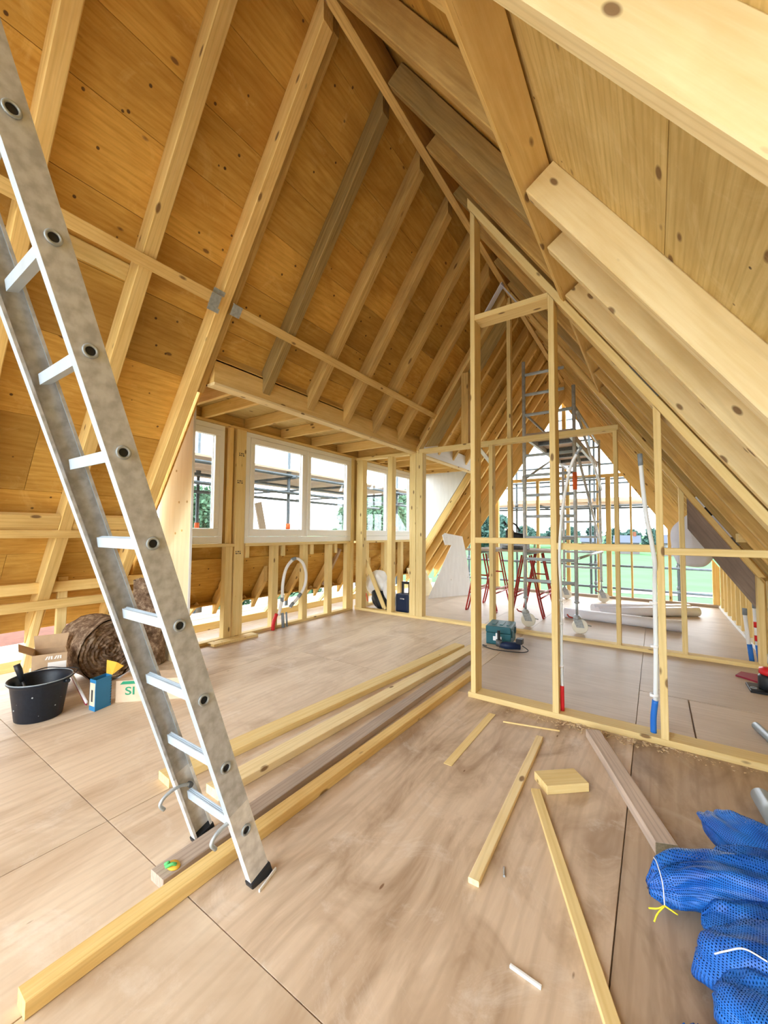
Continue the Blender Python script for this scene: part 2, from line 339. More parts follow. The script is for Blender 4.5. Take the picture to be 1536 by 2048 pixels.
for y in LF: lraft(y-.03, y+.035, -1.66, -3.085, 'rafter')
for y in (8.02,8.5,9.0,9.45): lraft(y-.03, y+.035, -1.66, -4.75, 'rafter')
for y in (2.46,3.06,3.66,4.27,4.9,5.5,6.1,6.7,7.3,7.9): lraft(y, y+.06, -4.44, -4.70, 'rafter', dep=.12)     # rafter feet outside the dormer wall
def lsheet(y0, y1, s0, s1, m='ply_left'):
    """sheathing between slope distances s0..s1 measured down from the ridge"""
    dn = V((-1,0,-LB)).normalized(); A = V((-1.644,(y0+y1)/2,LA-LB*1.644))+NL*(DL+.009)
    e = .0012; beam('roof_sheet', rl, A+dn*s0+V((0,-(y1-y0)/2+e,0))+dn*(s1-s0)/2, A+dn*(s0+s1)/2+V((0,(y1-y0)/2-e,0)), (s1-s0)-2*e, .018+random.uniform(-.002,.004), dn, m, ch=.001)
dorm0, dorm1 = 1.87, 8.05
sd = 1.462*1.767+.10                                    # slope distance of the dormer beam
cuts = [-.32,.16,.55,.98,1.34,1.78,2.2,2.70]
rn_ = random.Random(11)
for i in range(7):
    ys = [Y0-.05]
    for q in [(a+b)/2 for a, b in LR]+[1.905,2.505,3.107,3.715,4.32,4.945,5.62,6.22,6.82,7.42,8.02,8.5,9.0]:   # sheets meet on the rafters
        if q-ys[-1] > rn_.uniform(1.0,2.3) and q < Y1-.7: ys.append(q)
    ys.append(Y1+.1)
    for a, b in zip(ys, ys[1:]): lsheet(a, b, cuts[i], cuts[i+1])
low = [2.70,3.31,3.92,4.53,5.0,5.41]
for i in range(5):
    ys = [Y0-.05,-1.2+.3*(i % 2),.05+.25*(i % 3),1.26-.3*(i % 2),dorm0]
    for a, b in zip(ys, ys[1:]): lsheet(a, b, low[i], low[i+1])
    lsheet(dorm1, 8.9, low[i], low[i+1]); lsheet(8.9, Y1+.1, low[i], low[i+1])
ys = [dorm0,3.1,4.3,5.5,6.7,dorm1]
for a, b in zip(ys, ys[1:]): lsheet(a, b, 4.70, 5.41)
for a, b in zip(ys, ys[1:]):                            # closing boards under the rafter feet and behind the sill
    bx('eave_board', rl, (-4.86,a+.002,.385), (-4.66,b-.002,.400), 'ply_left', 1)
    bx('sill_blocking', rl, (-4.475,a+.002,.955), (-4.445,b-.002,1.133), 'ply_left', 1)
dnl = V((-1,0,-LB)).normalized(); A_ = V((-1.644,0,LA-LB*1.644))+NL*(DL+.030)
def leak_sheet(par, A, dn, N, y0, y1, s0, s1):
    c = A+dn*(s0+s1)/2; beam('roofing_felt', par, c+V((0,y0,0)), c+V((0,y1,0)), s1-s0, .006, dn, 'felt', ch=.001)  # unseen sheet added outside the sheathing to block light leaks
leak_sheet(rl, A_, dnl, NL, Y0-.06, Y1+.12, -.36, 2.72); leak_sheet(rl, A_, dnl, NL, Y0-.06, dorm0, 2.72, 5.42); leak_sheet(rl, A_, dnl, NL, dorm1, Y1+.12, 2.72, 5.42); leak_sheet(rl, A_, dnl, NL, dorm0, dorm1, 4.72, 5.42)
# batten under the rafters, its two hangers
def lbatten(y0, y1, zc, w, th, mat, off=None, name='batten'):
    x = (zc-LA)/LB; o = -th/2 if off is None else off
    return beam(name, rl, LP(x, y0, o), LP(x, y1, o), w, th, (-1,0,-LB), mat)
lbatten(-2.3, 1.70, 3.125, .082, .024, 'rafter'); lbatten(1.95, 5.50, 3.125, .075, .024, 'rafter')
def hanger(y0, y1, zc, w, flange):
    x = (zc-LA)/LB; h = emp('joist_hanger', LP(x,(y0+y1)/2)); h.parent = rl; h.matrix_parent_inverse = wm(rl).inverted()
    dn = V((-1,0,-LB)).normalized()
    beam('hanger_saddle', h, LP(x,y0,-.030), LP(x,y1,-.030), w, .004, dn, 'galv')
    for s in (-1,1): beam('hanger_ear', h, LP(x,y0+.01,-.014)+dn*s*w/2, LP(x,y1-.01,-.014)+dn*s*w/2, .003, .034, dn, 'galv')
    if flange:
        for s in (-1,1): beam('hanger_flange', h, LP(x,y0+.015,-.003)+dn*s*(w/2+.02), LP(x,y1+.03,-.003)+dn*s*(w/2+.02), .036, .004, dn, 'galv')
hanger(1.685, 1.765, 3.118, .092, True); hanger(1.872, 1.955, 3.118, .088, False)
for a, b in zip(LR[:-1], LR[1:]):                       # blocking between rafters
    lbatten(a[1]+.002, b[0]-.002, 1.375, .13, .045, 'rafter', off=.03, name='blocking')
lbatten(-2.3, 1.87, 1.300, .062, .03, 'rafter')
lbatten(.672, 1.193, 3.02, .11, .012, 'ply_right', off=.132, name='patch_strip')
for z0, z1 in ((.775,.868),(.63,.71)): bx('eave_plate', rl, (-4.455,-2.3,z0), (-4.405,2.19,z1), 'rafter', 1)
for y in (-1.4,-.3,.45,1.345): bx('eave_stud', rl, (-4.50,y,.0), (-4.457,y+.075,.90), 'stud', 2); 
for y in (-1.2,.1,.75,1.25,1.85): beam('eave_prop', rl, (-4.47,y,.80), (-4.72,y-.05,.02), .05, .07, VY, 'stud')
bx('outer_plate', rl, (-5.09,Y0,0), (-4.97,Y1,.10), 'stud', 1)
for y in (2.75,3.45,4.1,4.75,5.3,6.2,7.0): beam('eave_prop', rl, (-4.74,y+.10,.42), (-4.99,y,.10), .03, .045, VY, 'stud')
# ridge beam
rb = tag(emp('beam_ridge', (-1.64,3,4.7)), 'ridge board running along the peak of the roof', 'beam', 'structure')
bx('ridge_board', rb, (-1.667,Y0,4.70), (-1.60,Y1,4.98), 'oldwarm', 1)
# ------------------------------------------------------------------ roof, right slope
rr = tag(emp('roof_right', (0,3,2.3)), 'steep plywood roof slope of broad pale rafters beside the purlin', 'roof', 'structure')
def rraft(y0, y1, xt, xb, mat, off=0, dep=DR, name='rafter'):
    ym = (y0+y1)/2; return beam(name, rr, RP(xt, ym, off+dep/2), RP(xb, ym, off+dep/2), y1-y0, dep, VY, mat, c0=NR.cross(VY), c1=VX, ch=.005)
MT['rafter_pale'] = wood('pale_rafter_timber', (.87,.73,.44), (.77,.59,.28), blot=.35, blotcol=(.58,.40,.15), knot=.14, kx=4, ky=9, gy=18, cath=.35, rnd=.06)
for a, b in ((-2.35,-2.28),(-1.6,-1.53),(-.8,-.73),(-.05,.02),(.955,1.02),(1.973,2.05),(2.45,2.52),(3.03,3.10)): rraft(a, b, -.50, 1.0, 'rafter_pale')
for y, m in ((3.55,'old'),(4.1,'oldwarm'),(4.7,'oldwarm'),(5.25,'old')): rraft(y, y+.075, -.50, 1.0, m)
for y in (5.85,6.3,6.8,7.3,7.8,8.3,8.8,9.3): rraft(y, y+.045, -1.60, 1.0, 'rafter', off=.0)
for y, m in ((-2.35,'old'),(-1.6,'old'),(-.7,'old'),(0.,'old'),(.55,'oldwarm'),(1.12,'rafter'),(1.69,'oldwarm'),(2.33,'old'),(2.93,'oldwarm'),(3.5,'old'),(4.1,'oldwarm'),(4.7,'old'),(5.25,'oldwarm')): rraft(y, y+.085, -1.585, -.575, m, dep=.15)
P = (RP(-.535,0)+NR*.075)
beam('purlin', rr, (P.x-.0,Y0,P.z-.02), (P.x-.0,5.45,P.z-.02), .045, .165, (1,0,-RB), MT['rafter'])
def rsheet(y0, y1, s0, s1, m='ply_right'):
    dn = V((1,0,-RB)).normalized(); A = V((-1.644,0,RA+RB*1.644))+NR*(DR+.009); e = .0012; c = A+dn*(s0+s1)/2
    beam('roof_sheet', rr, c+V((0,y0+e,0)), c+V((0,y1-e,0)), (s1-s0)-2*e, .018+random.uniform(-.001,.003), dn, m, ch=.001)
for i, (a, b) in enumerate(((-.32,.5),(.5,1.12),(1.12,1.98))):
    ys = [Y0-.05,-1.3,-.1,1.0+.12*i,2.2,3.4,4.6,5.8,7.0,8.2,Y1+.1]
    for c, d in zip(ys, ys[1:]): rsheet(c, d, a, b, 'ply_left')
for i, (a, b) in enumerate(((1.98,2.845),(2.845,3.9),(3.9,5.1))):
    ys = [Y0-.05,-1.2,0.,1.0,2.2,3.1,4.3,5.5,6.7,7.9,Y1+.1]
    for c, d in zip(ys, ys[1:]): rsheet(c, d, a, b)
leak_sheet(rr, V((-1.644,0,RA+RB*1.644))+NR*(DR+.030), V((1,0,-RB)).normalized(), NR, Y0-.06, Y1+.12, -.36, 5.12)
# ------------------------------------------------------------------ dormer: beam, joists, ceiling, cheeks
dc = tag(emp('ceiling', (-3.7,4,2.7)), 'low flat dormer ceiling of plywood on timber joists over the windows', 'ceiling', 'structure')
bx('dormer_beam', dc, (-3.17,1.95,2.605), (-3.10,8.02,2.82), 'rafter', 1)
bx('beam_strip', dc, (-3.20,1.95,2.58), (-3.09,8.02,2.6045), 'rafter_pale', 1)
bx('end_joist', dc, (-4.38,2.225,2.62), (-3.19,2.265,2.79), 'rafter', 0)
for y in (2.62,3.22,3.83,4.44,5.05,5.62,6.2,6.8,7.4,7.95): bx('joist', dc, (-4.40,y,2.655), (-3.19,y+.045,2.79), 'rafter', 0)
ys = [1.95,3.2,4.4,5.6,6.8,8.1]
for a, b in zip(ys, ys[1:]): bx('ceiling_sheet', dc, (-4.75,a+.002,2.792), (-3.1,b-.002,2.81), 'ply_right', 1)
bx('fascia', dc, (-4.47,2.2,2.625), (-4.415,8.05,2.79), 'oldwarm', 1)
bx('dormer_curb', dc, (-3.17,1.95,2.825), (-3.12,8.02,3.0), 'oldwarm', 1)
prism('cheek_back', dc, [LP(-3.17,1.96,.10),LP(-4.44,1.96,.10),(-4.44,1.96,2.80),(-3.17,1.96,2.80)], (0,-.015,0), 'ply_left', gdir=VZ)
ck = tag(emp('wall_cheek', (-4.1,2.2,0)), 'pale new plywood cheek panel closing the near end of the dormer', 'wall', 'structure')
prism('cheek_panel', ck, [(-3.83,2.2,0),(-4.45,2.2,0),(-4.45,2.2,2.60),(-3.83,2.2,2.60)], (0,.018,0), 'ply_pale', gdir=VZ)
bx('cheek_edge', ck, (-3.829,2.198,.0), (-3.822,2.222,2.60), 'white_board', 2, ch=.001)
def plugs():
    for x, z in ((-4.05,1.62),(-3.9,1.62),(-3.98,1.33),(-4.1,1.30),(-4.12,1.95)):
        tube('screw_head', ck, [(x,2.197,z),(x,2.2,z)], .012, 'oldwarm', 10)
plugs()
cf2 = tag(emp('wall_cheek_far', (-4,8.05,1)), 'white cheek panel closing the far end of the dormer', 'wall', 'structure')
prism('cheek_panel', cf2, [LP(-3.19,8.06,.2)-V((0,0,.18)),(-4.44,8.06,.80),(-4.44,8.06,2.79),(-3.19,8.06,2.79)], (0,.018,0), 'white_board', gdir=VZ)
# ------------------------------------------------------------------ window wall
wl = tag(emp('wall_left', (-4.38,4,0)), 'stud wall under and between the white dormer windows', 'wall', 'structure')
XI, XO = -4.335, -4.43
bx('bottom_plate', wl, (XO,2.22,0), (XI,5.44,.035), 'stud', 1); bx('bottom_plate', wl, (XO,5.6,0), (XI,8.04,.035), 'stud', 1)
bx('sill_plate', wl, (-4.45,2.22,1.135), (-4.31,3.065,1.172), 'stud', 1); bx('sill_plate', wl, (-4.45,3.215,1.135), (-4.31,5.37,1.172), 'stud', 1); bx('sill_plate', wl, (-4.45,5.6,1.135), (-4.31,7.5,1.172), 'stud', 1)
bx('head_plate', wl, (-4.41,2.22,2.618), (-4.335,8.04,2.652), 'rafter', 1)
bx('post', wl, (-4.42,3.068,.0351), (-4.328,3.205,2.617), 'stud', 2); bx('packer_strip', wl, (-4.40,2.975,1.173), (-4.345,3.03,2.617), 'rafter', 2)
bx('packer_board', wl, (-4.432,2.90,1.173), (-4.412,3.067,2.617), 'oldwarm', 2); bx('packer_board', wl, (-4.432,5.441,1.173), (-4.412,5.62,2.617), 'oldwarm', 2)  # boards added to close bright sky gaps beside the windows
bx('post', wl, (-4.42,5.375,.0351), (-4.328,5.44,2.617), 'stud', 2)
for a, b in ((2.25,2.33),(2.92,3.05),(3.605,3.78),(4.13,4.35),(4.68,4.90),(5.20,5.37),(5.75,5.9),(6.35,6.5),(6.95,7.1),(7.55,7.7)):
    bx('stud', wl, (XO+.01,b-.10,.0352), (XI,b,1.134), 'stud', 2)
for y in (3.245,3.85,4.42,4.97,2.46): bx('packer_block', wl, (-4.43,y,.985), (-4.34,y+.055,1.134), 'stud', 2)
beam('strut', wl, (-4.42,5.16,1.05), (-4.62,4.98,.45), .05, .09, VY, 'weathered')
# windows
def window(nm, y0, y1, label, sash):
    w = tag(emp(nm, (-4.36,(y0+y1)/2,1.175)), label, 'window', 'structure'); z0, z1 = 1.175, 2.612; x0, x1 = -4.41, -4.34
    fw = .062
    boxes('frame', w, [((x0,y0,z0),(x1,y1,z0+fw+.02)),((x0,y0,z1-fw),(x1,y1,z1)),((x0,y0,z0+fw+.02),(x1,y0+fw,z1-fw)),((x0,y1-fw,z0+fw+.02),(x1,y1,z1-fw))]+([((x0,(y0+y1)/2-.022,z0+fw+.02),(x1,(y0+y1)/2+.022,z1-fw))] if sash == 2 else []), 'upvc', .004)
    n = sash; g = (y1-y0-2*fw-(.044 if n == 2 else 0))/n
    for i in range(n):
        a = y0+fw+i*(g+.044); b = a+g; sw = .068; c, d = z0+fw+.02, z1-fw
        s = boxes('sash', w, [((x0+.012,a+.004,c+.004),(x1+.012,b-.004,c+sw+.03)),((x0+.012,a+.004,d-sw-.01),(x1+.012,b-.004,d-.004)),((x0+.012,a+.004,c+sw+.03),(x1+.012,a+sw,d-sw-.01)),((x0+.012,b-sw,c+sw+.03),(x1+.012,b-.004,d-sw-.01))], 'upvc', .006)
        boxes('pane', s, [((x0+.03,a+sw-.005,c+sw+.025),(x0+.034,b-sw+.005,d-sw-.005))], 'glass')
        boxes('seal', s, [((x0+.024,a+sw,c+sw+.03),(x0+.04,a+sw+.006,d-sw-.01)),((x0+.024,b-sw-.006,c+sw+.03),(x0+.04,b-sw,d-sw-.01)),((x0+.024,a+sw,c+sw+.03),(x0+.04,b-sw,c+sw+.036))], 'upvc')
window('window_1', 2.26, 2.90, 'narrow white window beside the pale plywood cheek panel', 1)
window('window_2', 3.215, 5.365, 'wide white double window in the middle of the dormer', 2)
window('window_3', 5.62, 7.45, 'white window seen through the studs of the cross partition', 2)
# ------------------------------------------------------------------ near partition (door framing)
w1 = tag(emp('wall_near', (-.3,3.2,0)), 'open stud partition with a narrow door frame under the right roof slope', 'wall', 'structure')
YA, YB = 3.13, 3.27
bx('bottom_plate', w1, (-1.285,YA,0), (1.0,YB,.042), 'stud', 0)
def pz(x): return RA-RB*x-.055/math.cos(math.atan(RB))
def pstud(x0, x1, name='stud', y0=YA, y1=YB, z0=.0425, cut=True, par=None, mat='stud', dz=0, zt=None):
    xm = (x0+x1)/2; z1 = zt if zt else pz(xm)-dz
    return beam(name, par or w1, (xm,(y0+y1)/2,z0), (xm,(y0+y1)/2,z1), x1-x0, y1-y0, VX, mat, c1=NR if cut and not zt else None)
pstud(-1.262,-1.222); pstud(-.640,-.598); pstud(.004,.046); pstud(.66,.70)
dn = V((1,0,-RB)).normalized()
beam('sloping_top_plate', w1, RP(-1.262,(YA+YB)/2,-.027), RP(.93,(YA+YB)/2,-.027), YB-YA, .05, VY, 'stud', c0=VX, c1=VZ)
bx('header', w1, (-1.221,YA,3.123), (-.641,YB+.02,3.168), 'stud', 0)
bx('mid_rail', w1, (-1.221,YA,1.248), (-.641,YA+.09,1.294), 'stud', 0)
bx('mid_rail', w1, (-.597,YA,1.214), (.003,YA+.09,1.262), 'stud', 0)
bx('mid_rail', w1, (.047,YA,1.200), (.659,YA+.09,1.244), 'stud', 0)
# ------------------------------------------------------------------ middle partition
w2 = tag(emp('wall_middle', (-1.5,5.5,0)), 'long open stud partition crossing the loft beyond the toolbox', 'wall', 'structure')
YC, YD = 5.45, 5.57
bx('bottom_plate', w2, (-4.30,YC,0), (.93,YD,.040), 'stud', 0)
for a, b in ((-4.287,-4.15),(-3.638,-3.55),(-3.215,-3.105),(-3.10,-2.985)):
    bx('stud', w2, (a,YC,.0405), (b,YD,2.575), 'stud', 2)
bx('top_plate', w2, (-4.30,YC,2.576), (-3.06,YD,2.620), 'stud', 0)
bx('rail', w2, (-3.05,YC,2.576), (-.34,YD,2.640), 'stud', 0)
for a, b in ((-1.925,-1.87),(-.398,-.352),): bx('stud', w2, (a,YC,.0405), (b,YD,2.575), 'stud', 2)
bx('stud', w2, (-1.70,YD+.002,.0), (-1.645,YD+.09,4.70), 'stud', 2)
bx('stud', w2, (-2.34,YC+.002,2.641), (-2.23,YD,3.70), 'oldwarm', 2)
pstud(.222,.268, y0=YC, y1=YD, z0=.0405, par=w2); pstud(.84,.89, y0=YC, y1=YD, z0=.0405, par=w2)
beam('sloping_plate', w2, LP(-1.70,(YC+YD)/2,-.025), LP(-3.14,(YC+YD)/2,-.025), YD-YC, .05, VY, 'rafter', c0=VX, c1=VX)
beam('sloping_plate', w2, RP(-1.58,(YC+YD)/2,-.027), RP(.90,(YC+YD)/2,-.027), YD-YC, .05, VY, 'rafter', c0=VX, c1=VZ)
beam('sheathing_board', w2, LP(-1.75,YD+.012,-.14)+V((0,.01,0)), LP(-3.02,YD+.012,-.14)+V((0,.01,0)), .02, .19, VY, 'old', c0=VX, c1=VZ)
g = [(.322,0,1.70),(.346,0,1.44),(.875,0,.565),(.885,0,.86)]
prism('old_sheathing_board', w2, [(.30,YD+.002,1.745),(.30,YD+.002,1.40),(.875,YD+.002,.53),(.875,YD+.002,.875)], (0,.02,0), 'grey_board', gdir=(1,0,-RB))
beam('brace', w2, (-1.95,YD+.02,2.35), (-2.45,YD+.30,2.95), .03, .05, VY, 'white_board')
rv = emp('ridge_trim', (-1.64,5.2,4.6)); rv.parent = rb; rv.matrix_parent_inverse = wm(rb).inverted()
for A_, B_ in ((LP(-1.68,5.2,-.06),LP(-2.0,5.2,-.06)),(RP(-1.60,5.2,-.06),RP(-1.28,5.2,-.06))): beam('white_trim', rv, A_, B_, .10, .015, VY, 'foil')
for y0, z0 in ((3.085,1.04),(3.085,1.93),(3.10,2.28)):
    for i in range(3):
        for j in range(2): boxes('grade_stamp', wl, [((-4.3278,y0+.028*i,z0+.024*j),(-4.3272,y0+.018+.028*i-.006*((i+j) % 2),z0+.016+.024*j))], 'dark_ink')
# ------------------------------------------------------------------ far gable
w3 = tag(emp('wall_far', (-1.6,9.6,0)), 'open far gable framed with studs looking out on the meadow', 'wall', 'structure')
YE, YF = 9.52, 9.62
bx('bottom_plate', w3, (-4.75,YE,0), (.93,YF,.05), 'weathered', 0)
bx('rail', w3, (-3.25,YE,2.53), (-.20,YF,2.60), 'rafter', 0)
for x, w, zt in ((-4.2,.07,.95),(-3.2,.07,2.5),(-2.55,.07,2.529),(-2.25,.06,2.529),(-1.62,.07,2.529),(-1.02,.035,2.529),(-.85,.09,2.529),(-.42,.035,2.529),(.20,.05,None),(.86,.10,None)):
    if zt is None: pstud(x, x+w, y0=YE, y1=YF, z0=.0505, par=w3, mat='rafter')
    else: bx('stud', w3, (x,YE,.0505), (x+w,YF,zt), 'rafter', 2)
beam('verge_board', w3, RP(-1.60,YE-.03,-.07), RP(.80,YE-.03,-.07), .03, .47, VY, 'rafter', c0=VX, c1=VZ)
beam('verge_board', w3, LP(-1.66,YE-.07,-.08), LP(-4.4,YE-.07,-.08), .03, .45, VY, 'rafter', c0=VX, c1=VZ)
bx('king_post', w3, (-1.68,YE,2.601), (-1.60,YF,4.25), 'rafter', 2)
# ------------------------------------------------------------------ right knee wall
w4 = tag(emp('wall_right', (.95,5,0)), 'low knee wall of upright boards under the right eave', 'wall', 'structure')
bx('bottom_plate', w4, (.93,Y0,0), (1.02,Y1,.045), 'white_board', 1)
y = Y0
while y < Y1-.05:
    bx('board', w4, (1.0,y+.003,.046), (1.02,min(y+.40,Y1)-.003,.93), 'stud', 2)
    if y > 5.6 or y < 5: bx('stud', w4, (.935,y+.0,.046), (.999,y+.045,.86), 'stud', 2)
    y += .40
# rear gable, open behind the viewer
w5 = tag(emp('wall_rear', (-1.6,Y0,0)), 'open rear gable framed with studs behind the viewpoint', 'wall', 'structure')
bx('bottom_plate', w5, (-4.75,Y0-.05,0), (1.0,Y0+.04,.05), 'stud', 0)
for x in (-4.0,-2.8,-1.65,-.5,.5): bx('stud', w5, (x,Y0-.05,.051), (x+.05,Y0+.04,min(LA+LB*x,RA-RB*x)-.12), 'stud', 2)
w6 = tag(emp('beam_collar', (-1.6,-.4,3.4)), 'collar tie across the roof carrying the ladder top', 'beam', 'structure')
bx('collar_tie', w6, (-2.56,-.256,3.36), (-.78,-.206,3.50), 'rafter', 0)
# ================================================================== things
# ------------------------------------------------------------------ ladder
ld = tag(emp('ladder', (-1.46,1.05,0)), 'scuffed aluminium ladder leaning over the long boards on the floor', 'ladder')
u = V((0,-.092,.2645)).normalized(); nrm = V((0,u.z,-u.y)).normalized()   # along the rails; across them, towards the far side
def rp(k): return V((0,.981,.2315))+u*(.28*k)
def rail(xw, s, nm):
    """C-channel: web at xw, flanges towards s"""
    t, fl_, dp = .003, .030, .082
    pr = [(0,-dp/2),(0,dp/2),(s*fl_,dp/2),(s*fl_,dp/2-.010),(s*fl_-s*t,dp/2-.010),(s*fl_-s*t,dp/2-t),(s*t,dp/2-t),(s*t,-dp/2+t),(s*fl_-s*t,-dp/2+t),(s*fl_-s*t,-dp/2+.010),(s*fl_,-dp/2+.010),(s*fl_,-dp/2)]
    k0, k1 = -.83, 12.4; n = len(pr); vs = []
    segs = [k0,.35,k1]; out = None
    for nm2, a, b, mat in (('rail',.35,k1,'alu_face'),('rail_lower_end',k0,.35,'paint_splash')):
        vs = [V((xw+x,0,0))+rp(kk)+nrm*y for kk in (a,b) for x, y in pr]
        fs = [(i,(i+1) % n,(i+1) % n+n,i+n) for i in range(n)]+[tuple(range(n-1,-1,-1)),tuple(range(n,2*n))]
        if s > 0: fs = [tuple(reversed(f)) for f in fs]
        o0 = V((xw,0,0))+rp(a); me = mesh(nm2, [v-o0 for v in vs], fs)
        o = put(nm2, me, mat, ld if out is None else out, M.Translation(o0))
        me.materials.append(MT['alu_light']); 
        for p in me.polygons:
            if abs(p.normal.dot(nrm)) > .8 and p.area > .01: p.material_index = 1 if mat == 'alu_face' else 0
        out = out or o
    foot = boxes('rubber_foot', out, [((-.006,-.046,-.03),(.036,.046,.022))], 'black', .004)
    a = rp(k0); R = M(((s,0,0,xw),(0,nrm.y,u.y,a.y),(0,nrm.z,u.z,a.z),(0,0,0,1))); foot.matrix_basis = R@M.Translation((-.006,-.046,-.03)) if False else R@M.Translation((-.003,0,0))
    me = foot.data; c = V((-.006,-.046,-.03))
    for v in me.vertices: v.co += c
    return out
RX, LX = -1.272, -1.672
r_r = rail(RX,-1,'rail'); r_l = rail(LX,1,'rail')
for k in range(0,13):
    c = rp(k); vs = []
    w, h = .030, .034
    pr = [(-w/2,-h/2),(-w/2+.006,h/2),(-w/2+.010,h/2),(-w/2+.012,h/2-.004),(-.002,h/2-.004),(0,h/2),(.002,h/2-.004),(w/2-.012,h/2-.004),(w/2-.010,h/2),(w/2-.006,h/2),(w/2,-h/2)]
    n = len(pr); vs = [V((x,0,0))+nrm*a+u*b for x in (0,-1.300+1.640) for a, b in pr]
    fs = [(i,(i+1) % n,(i+1) % n+n,i+n) for i in range(n)]+[tuple(range(n-1,-1,-1)),tuple(range(n,2*n))]
    o = put('rung', mesh('rung', vs, fs), 'alu_light', ld, M.Translation((-1.640,c.y,c.z)))
    q = V((RX,c.y,c.z))
    ring = tube('ferrule', o, [q+V((.004,0,0))+nrm*(.0165*math.cos(t))+u*(.0165*math.sin(t)) for t in [2*math.pi*j/20 for j in range(20)]], .0042, 'galv', 8, closed=True)
    tube('ferrule_hole', o, [q+V((-.002,0,0)),q+V((.0012,0,0))], .0150, 'black', 18)
for xw, s in ((RX-.024,-1),(LX+.028,1)):
    b = rp(0)+V((xw,0,0))
    pts = [b+V((0,.005,.03)), b+V((0,-.05,.046)), b+V((0,-.10,.036)), b+V((0,-.122,.012)), b+V((0,-.105,-.015))]
    hk = tube('stay_hook', ld, spline(pts, 5), .007, 'galv', 8); tube('hook_bolt', hk, [b+V((-.010,0,.03)), b+V((.010,0,.03))], .011, 'steel_dark', 8)
# ------------------------------------------------------------------ boards and offcuts on the floor
def board(name, a, b, w, t, mat, label, cat='board', group=None, z=0, yaw=0, bright_end=False):
    o = beam(name, None, (a[0],a[1],z+t/2+.0005), (b[0],b[1],z+t/2+.0005), w, t, V((b[1]-a[1],a[0]-b[0],0)), mat, ch=.0025); return tag(o, label, cat, None, group)
board('timber_board', (-2.165,1.146), (-1.905,4.38), .125, .044, 'stud', 'pale planed board farthest from the ladder foot on the floor')
board('timber_board', (-1.860,1.230), (-1.745,4.42), .115, .044, 'rafter_pale', 'pale board with orange edge lying second from the left among long floor boards')
board('timber_board', (-1.572,.820), (-1.618,4.05), .088, .040, 'weathered', 'grey weathered board with green scrap on its near end')
board('timber_batten', (-1.470,.408), (-1.432,3.56), .066, .050, 'rafter', 'long honey coloured batten closest to the camera, passing the ladder foot', 'batten')
board('timber_batten', (-.645,2.764), (-.596,1.500), .042, .022, 'rafter_pale', 'short pale batten pointing at the door frame', 'batten')
board('timber_batten', (-.537,2.20), (-.07,1.18), .045, .018, 'stud', 'thin pale batten running off the lower edge beside the blue net', 'batten')
bt = emp('weathered_timber', (-.365,2.99,0), 'grey weathered timber offcut lying beside the partition plate', 'timber')
beam('shaft', bt, (-.365,2.99,.0265), (.012,2.085,.0265), .085, .052, (2.4,1,0), 'weathered')
dd = V((.012+.365,2.085-2.99,0)).normalized(); e = V((.012,2.085,.0265))
beam('sawn_end', bt, e+dd*.0001, e+dd*.0008, .082, .049, (2.4,1,0), 'endgrain', ch=.001)
a = V((-.44,2.335,.0225)); tag(beam('wood_block', None, a-V((.085,.075,0)), a+V((.085,.075,0)), .135, .044, (-.66,.75,0), 'stud'), 'small square wood block between the two thin battens', 'block')
tag(beam('wooden_stick', None, (-.396,1.292,.006), (-.303,1.284,.006), .010, .011, VZ, 'white_board'), 'short white stick lying alone near the lower edge', 'stick')
sc = emp('screw', (-.505,1.545,0), 'small steel screw lying beside the short pale batten', 'screw')
tube('shank', sc, [(-.526,1.644,.004),(-.514,1.608,.004)], .0026, 'galv', 8); tube('head', sc, [(-.514,1.608,.004),(-.5115,1.601,.004)], .0045, 'galv', 10, rs=[.0026,.005])
scg = emp('scrap', (-1.55,.86,.041), 'green and yellow scrap stuck on the end of the grey board', 'scrap')
lathe('yellow_patch', scg, [(.005,0),(.030,.001),(.026,.006),(.006,.008)], 'yellow_card', (-1.56,.875,.0412), 14, sx=1, sy=.75)
tube('green_twist', scg, spline([(-1.585,.855,.048),(-1.572,.862,.056),(-1.565,.85,.052),(-1.552,.866,.058),(-1.548,.878,.05)],5), .006, 'green_scrap', 7)
sp_ = [(-1.07,2.62),(-.93,2.19),(-.98,2.70),(-.90,2.60)]
tag(beam('veneer_strip', None, (-1.02,2.94,.002), (-1.013,2.16,.002), .05, .003, (1,.3,0), 'stud'), 'pale veneer strip lying flat in front of the door frame', 'strip')
tag(beam('wood_sliver', None, (-.914,2.86,.004), (-.56,2.95,.004), .010, .006, VZ, 'stud'), 'thin wood sliver along the foot of the door frame', 'sliver')
tag(beam('wood_sliver', None, (-1.235,1.02,.004), (-1.262,1.12,.005), .014, .006, VZ, 'white_board'), 'pale splinter wedged under the ladder foot', 'sliver')
tag(beam('wood_sliver', None, (-2.15,2.10,.003), (-2.10,2.16,.003), .012, .005, VZ, 'white_board'), 'tiny pale splinter left of the long boards', 'sliver')
# sawdust along the plate: uncountable
bm = bmesh.new()
for i in range(520):
    x = random.triangular(-1.2,.6,-.4); y = 3.125-abs(random.gauss(0,.05))-.006; s = random.uniform(.003,.012)*(1.6 if -.6 < x < .1 else 1)
    vs = [bm.verts.new((x+s*random.uniform(-1,1), y+s*random.uniform(-1,1), .001+random.random()*s*.7)) for _ in range(4)]
    try: bm.faces.new(vs[:3]); bm.faces.new((vs[0],vs[2],vs[3])); bm.faces.new((vs[0],vs[1],vs[3]))
    except ValueError: pass
me = bpy.data.meshes.new('sawdust'); bm.to_mesh(me); bm.free()
tag(put('sawdust', me, 'sawdust'), 'sawdust and shavings swept along the partition plate', 'sawdust', 'stuff')
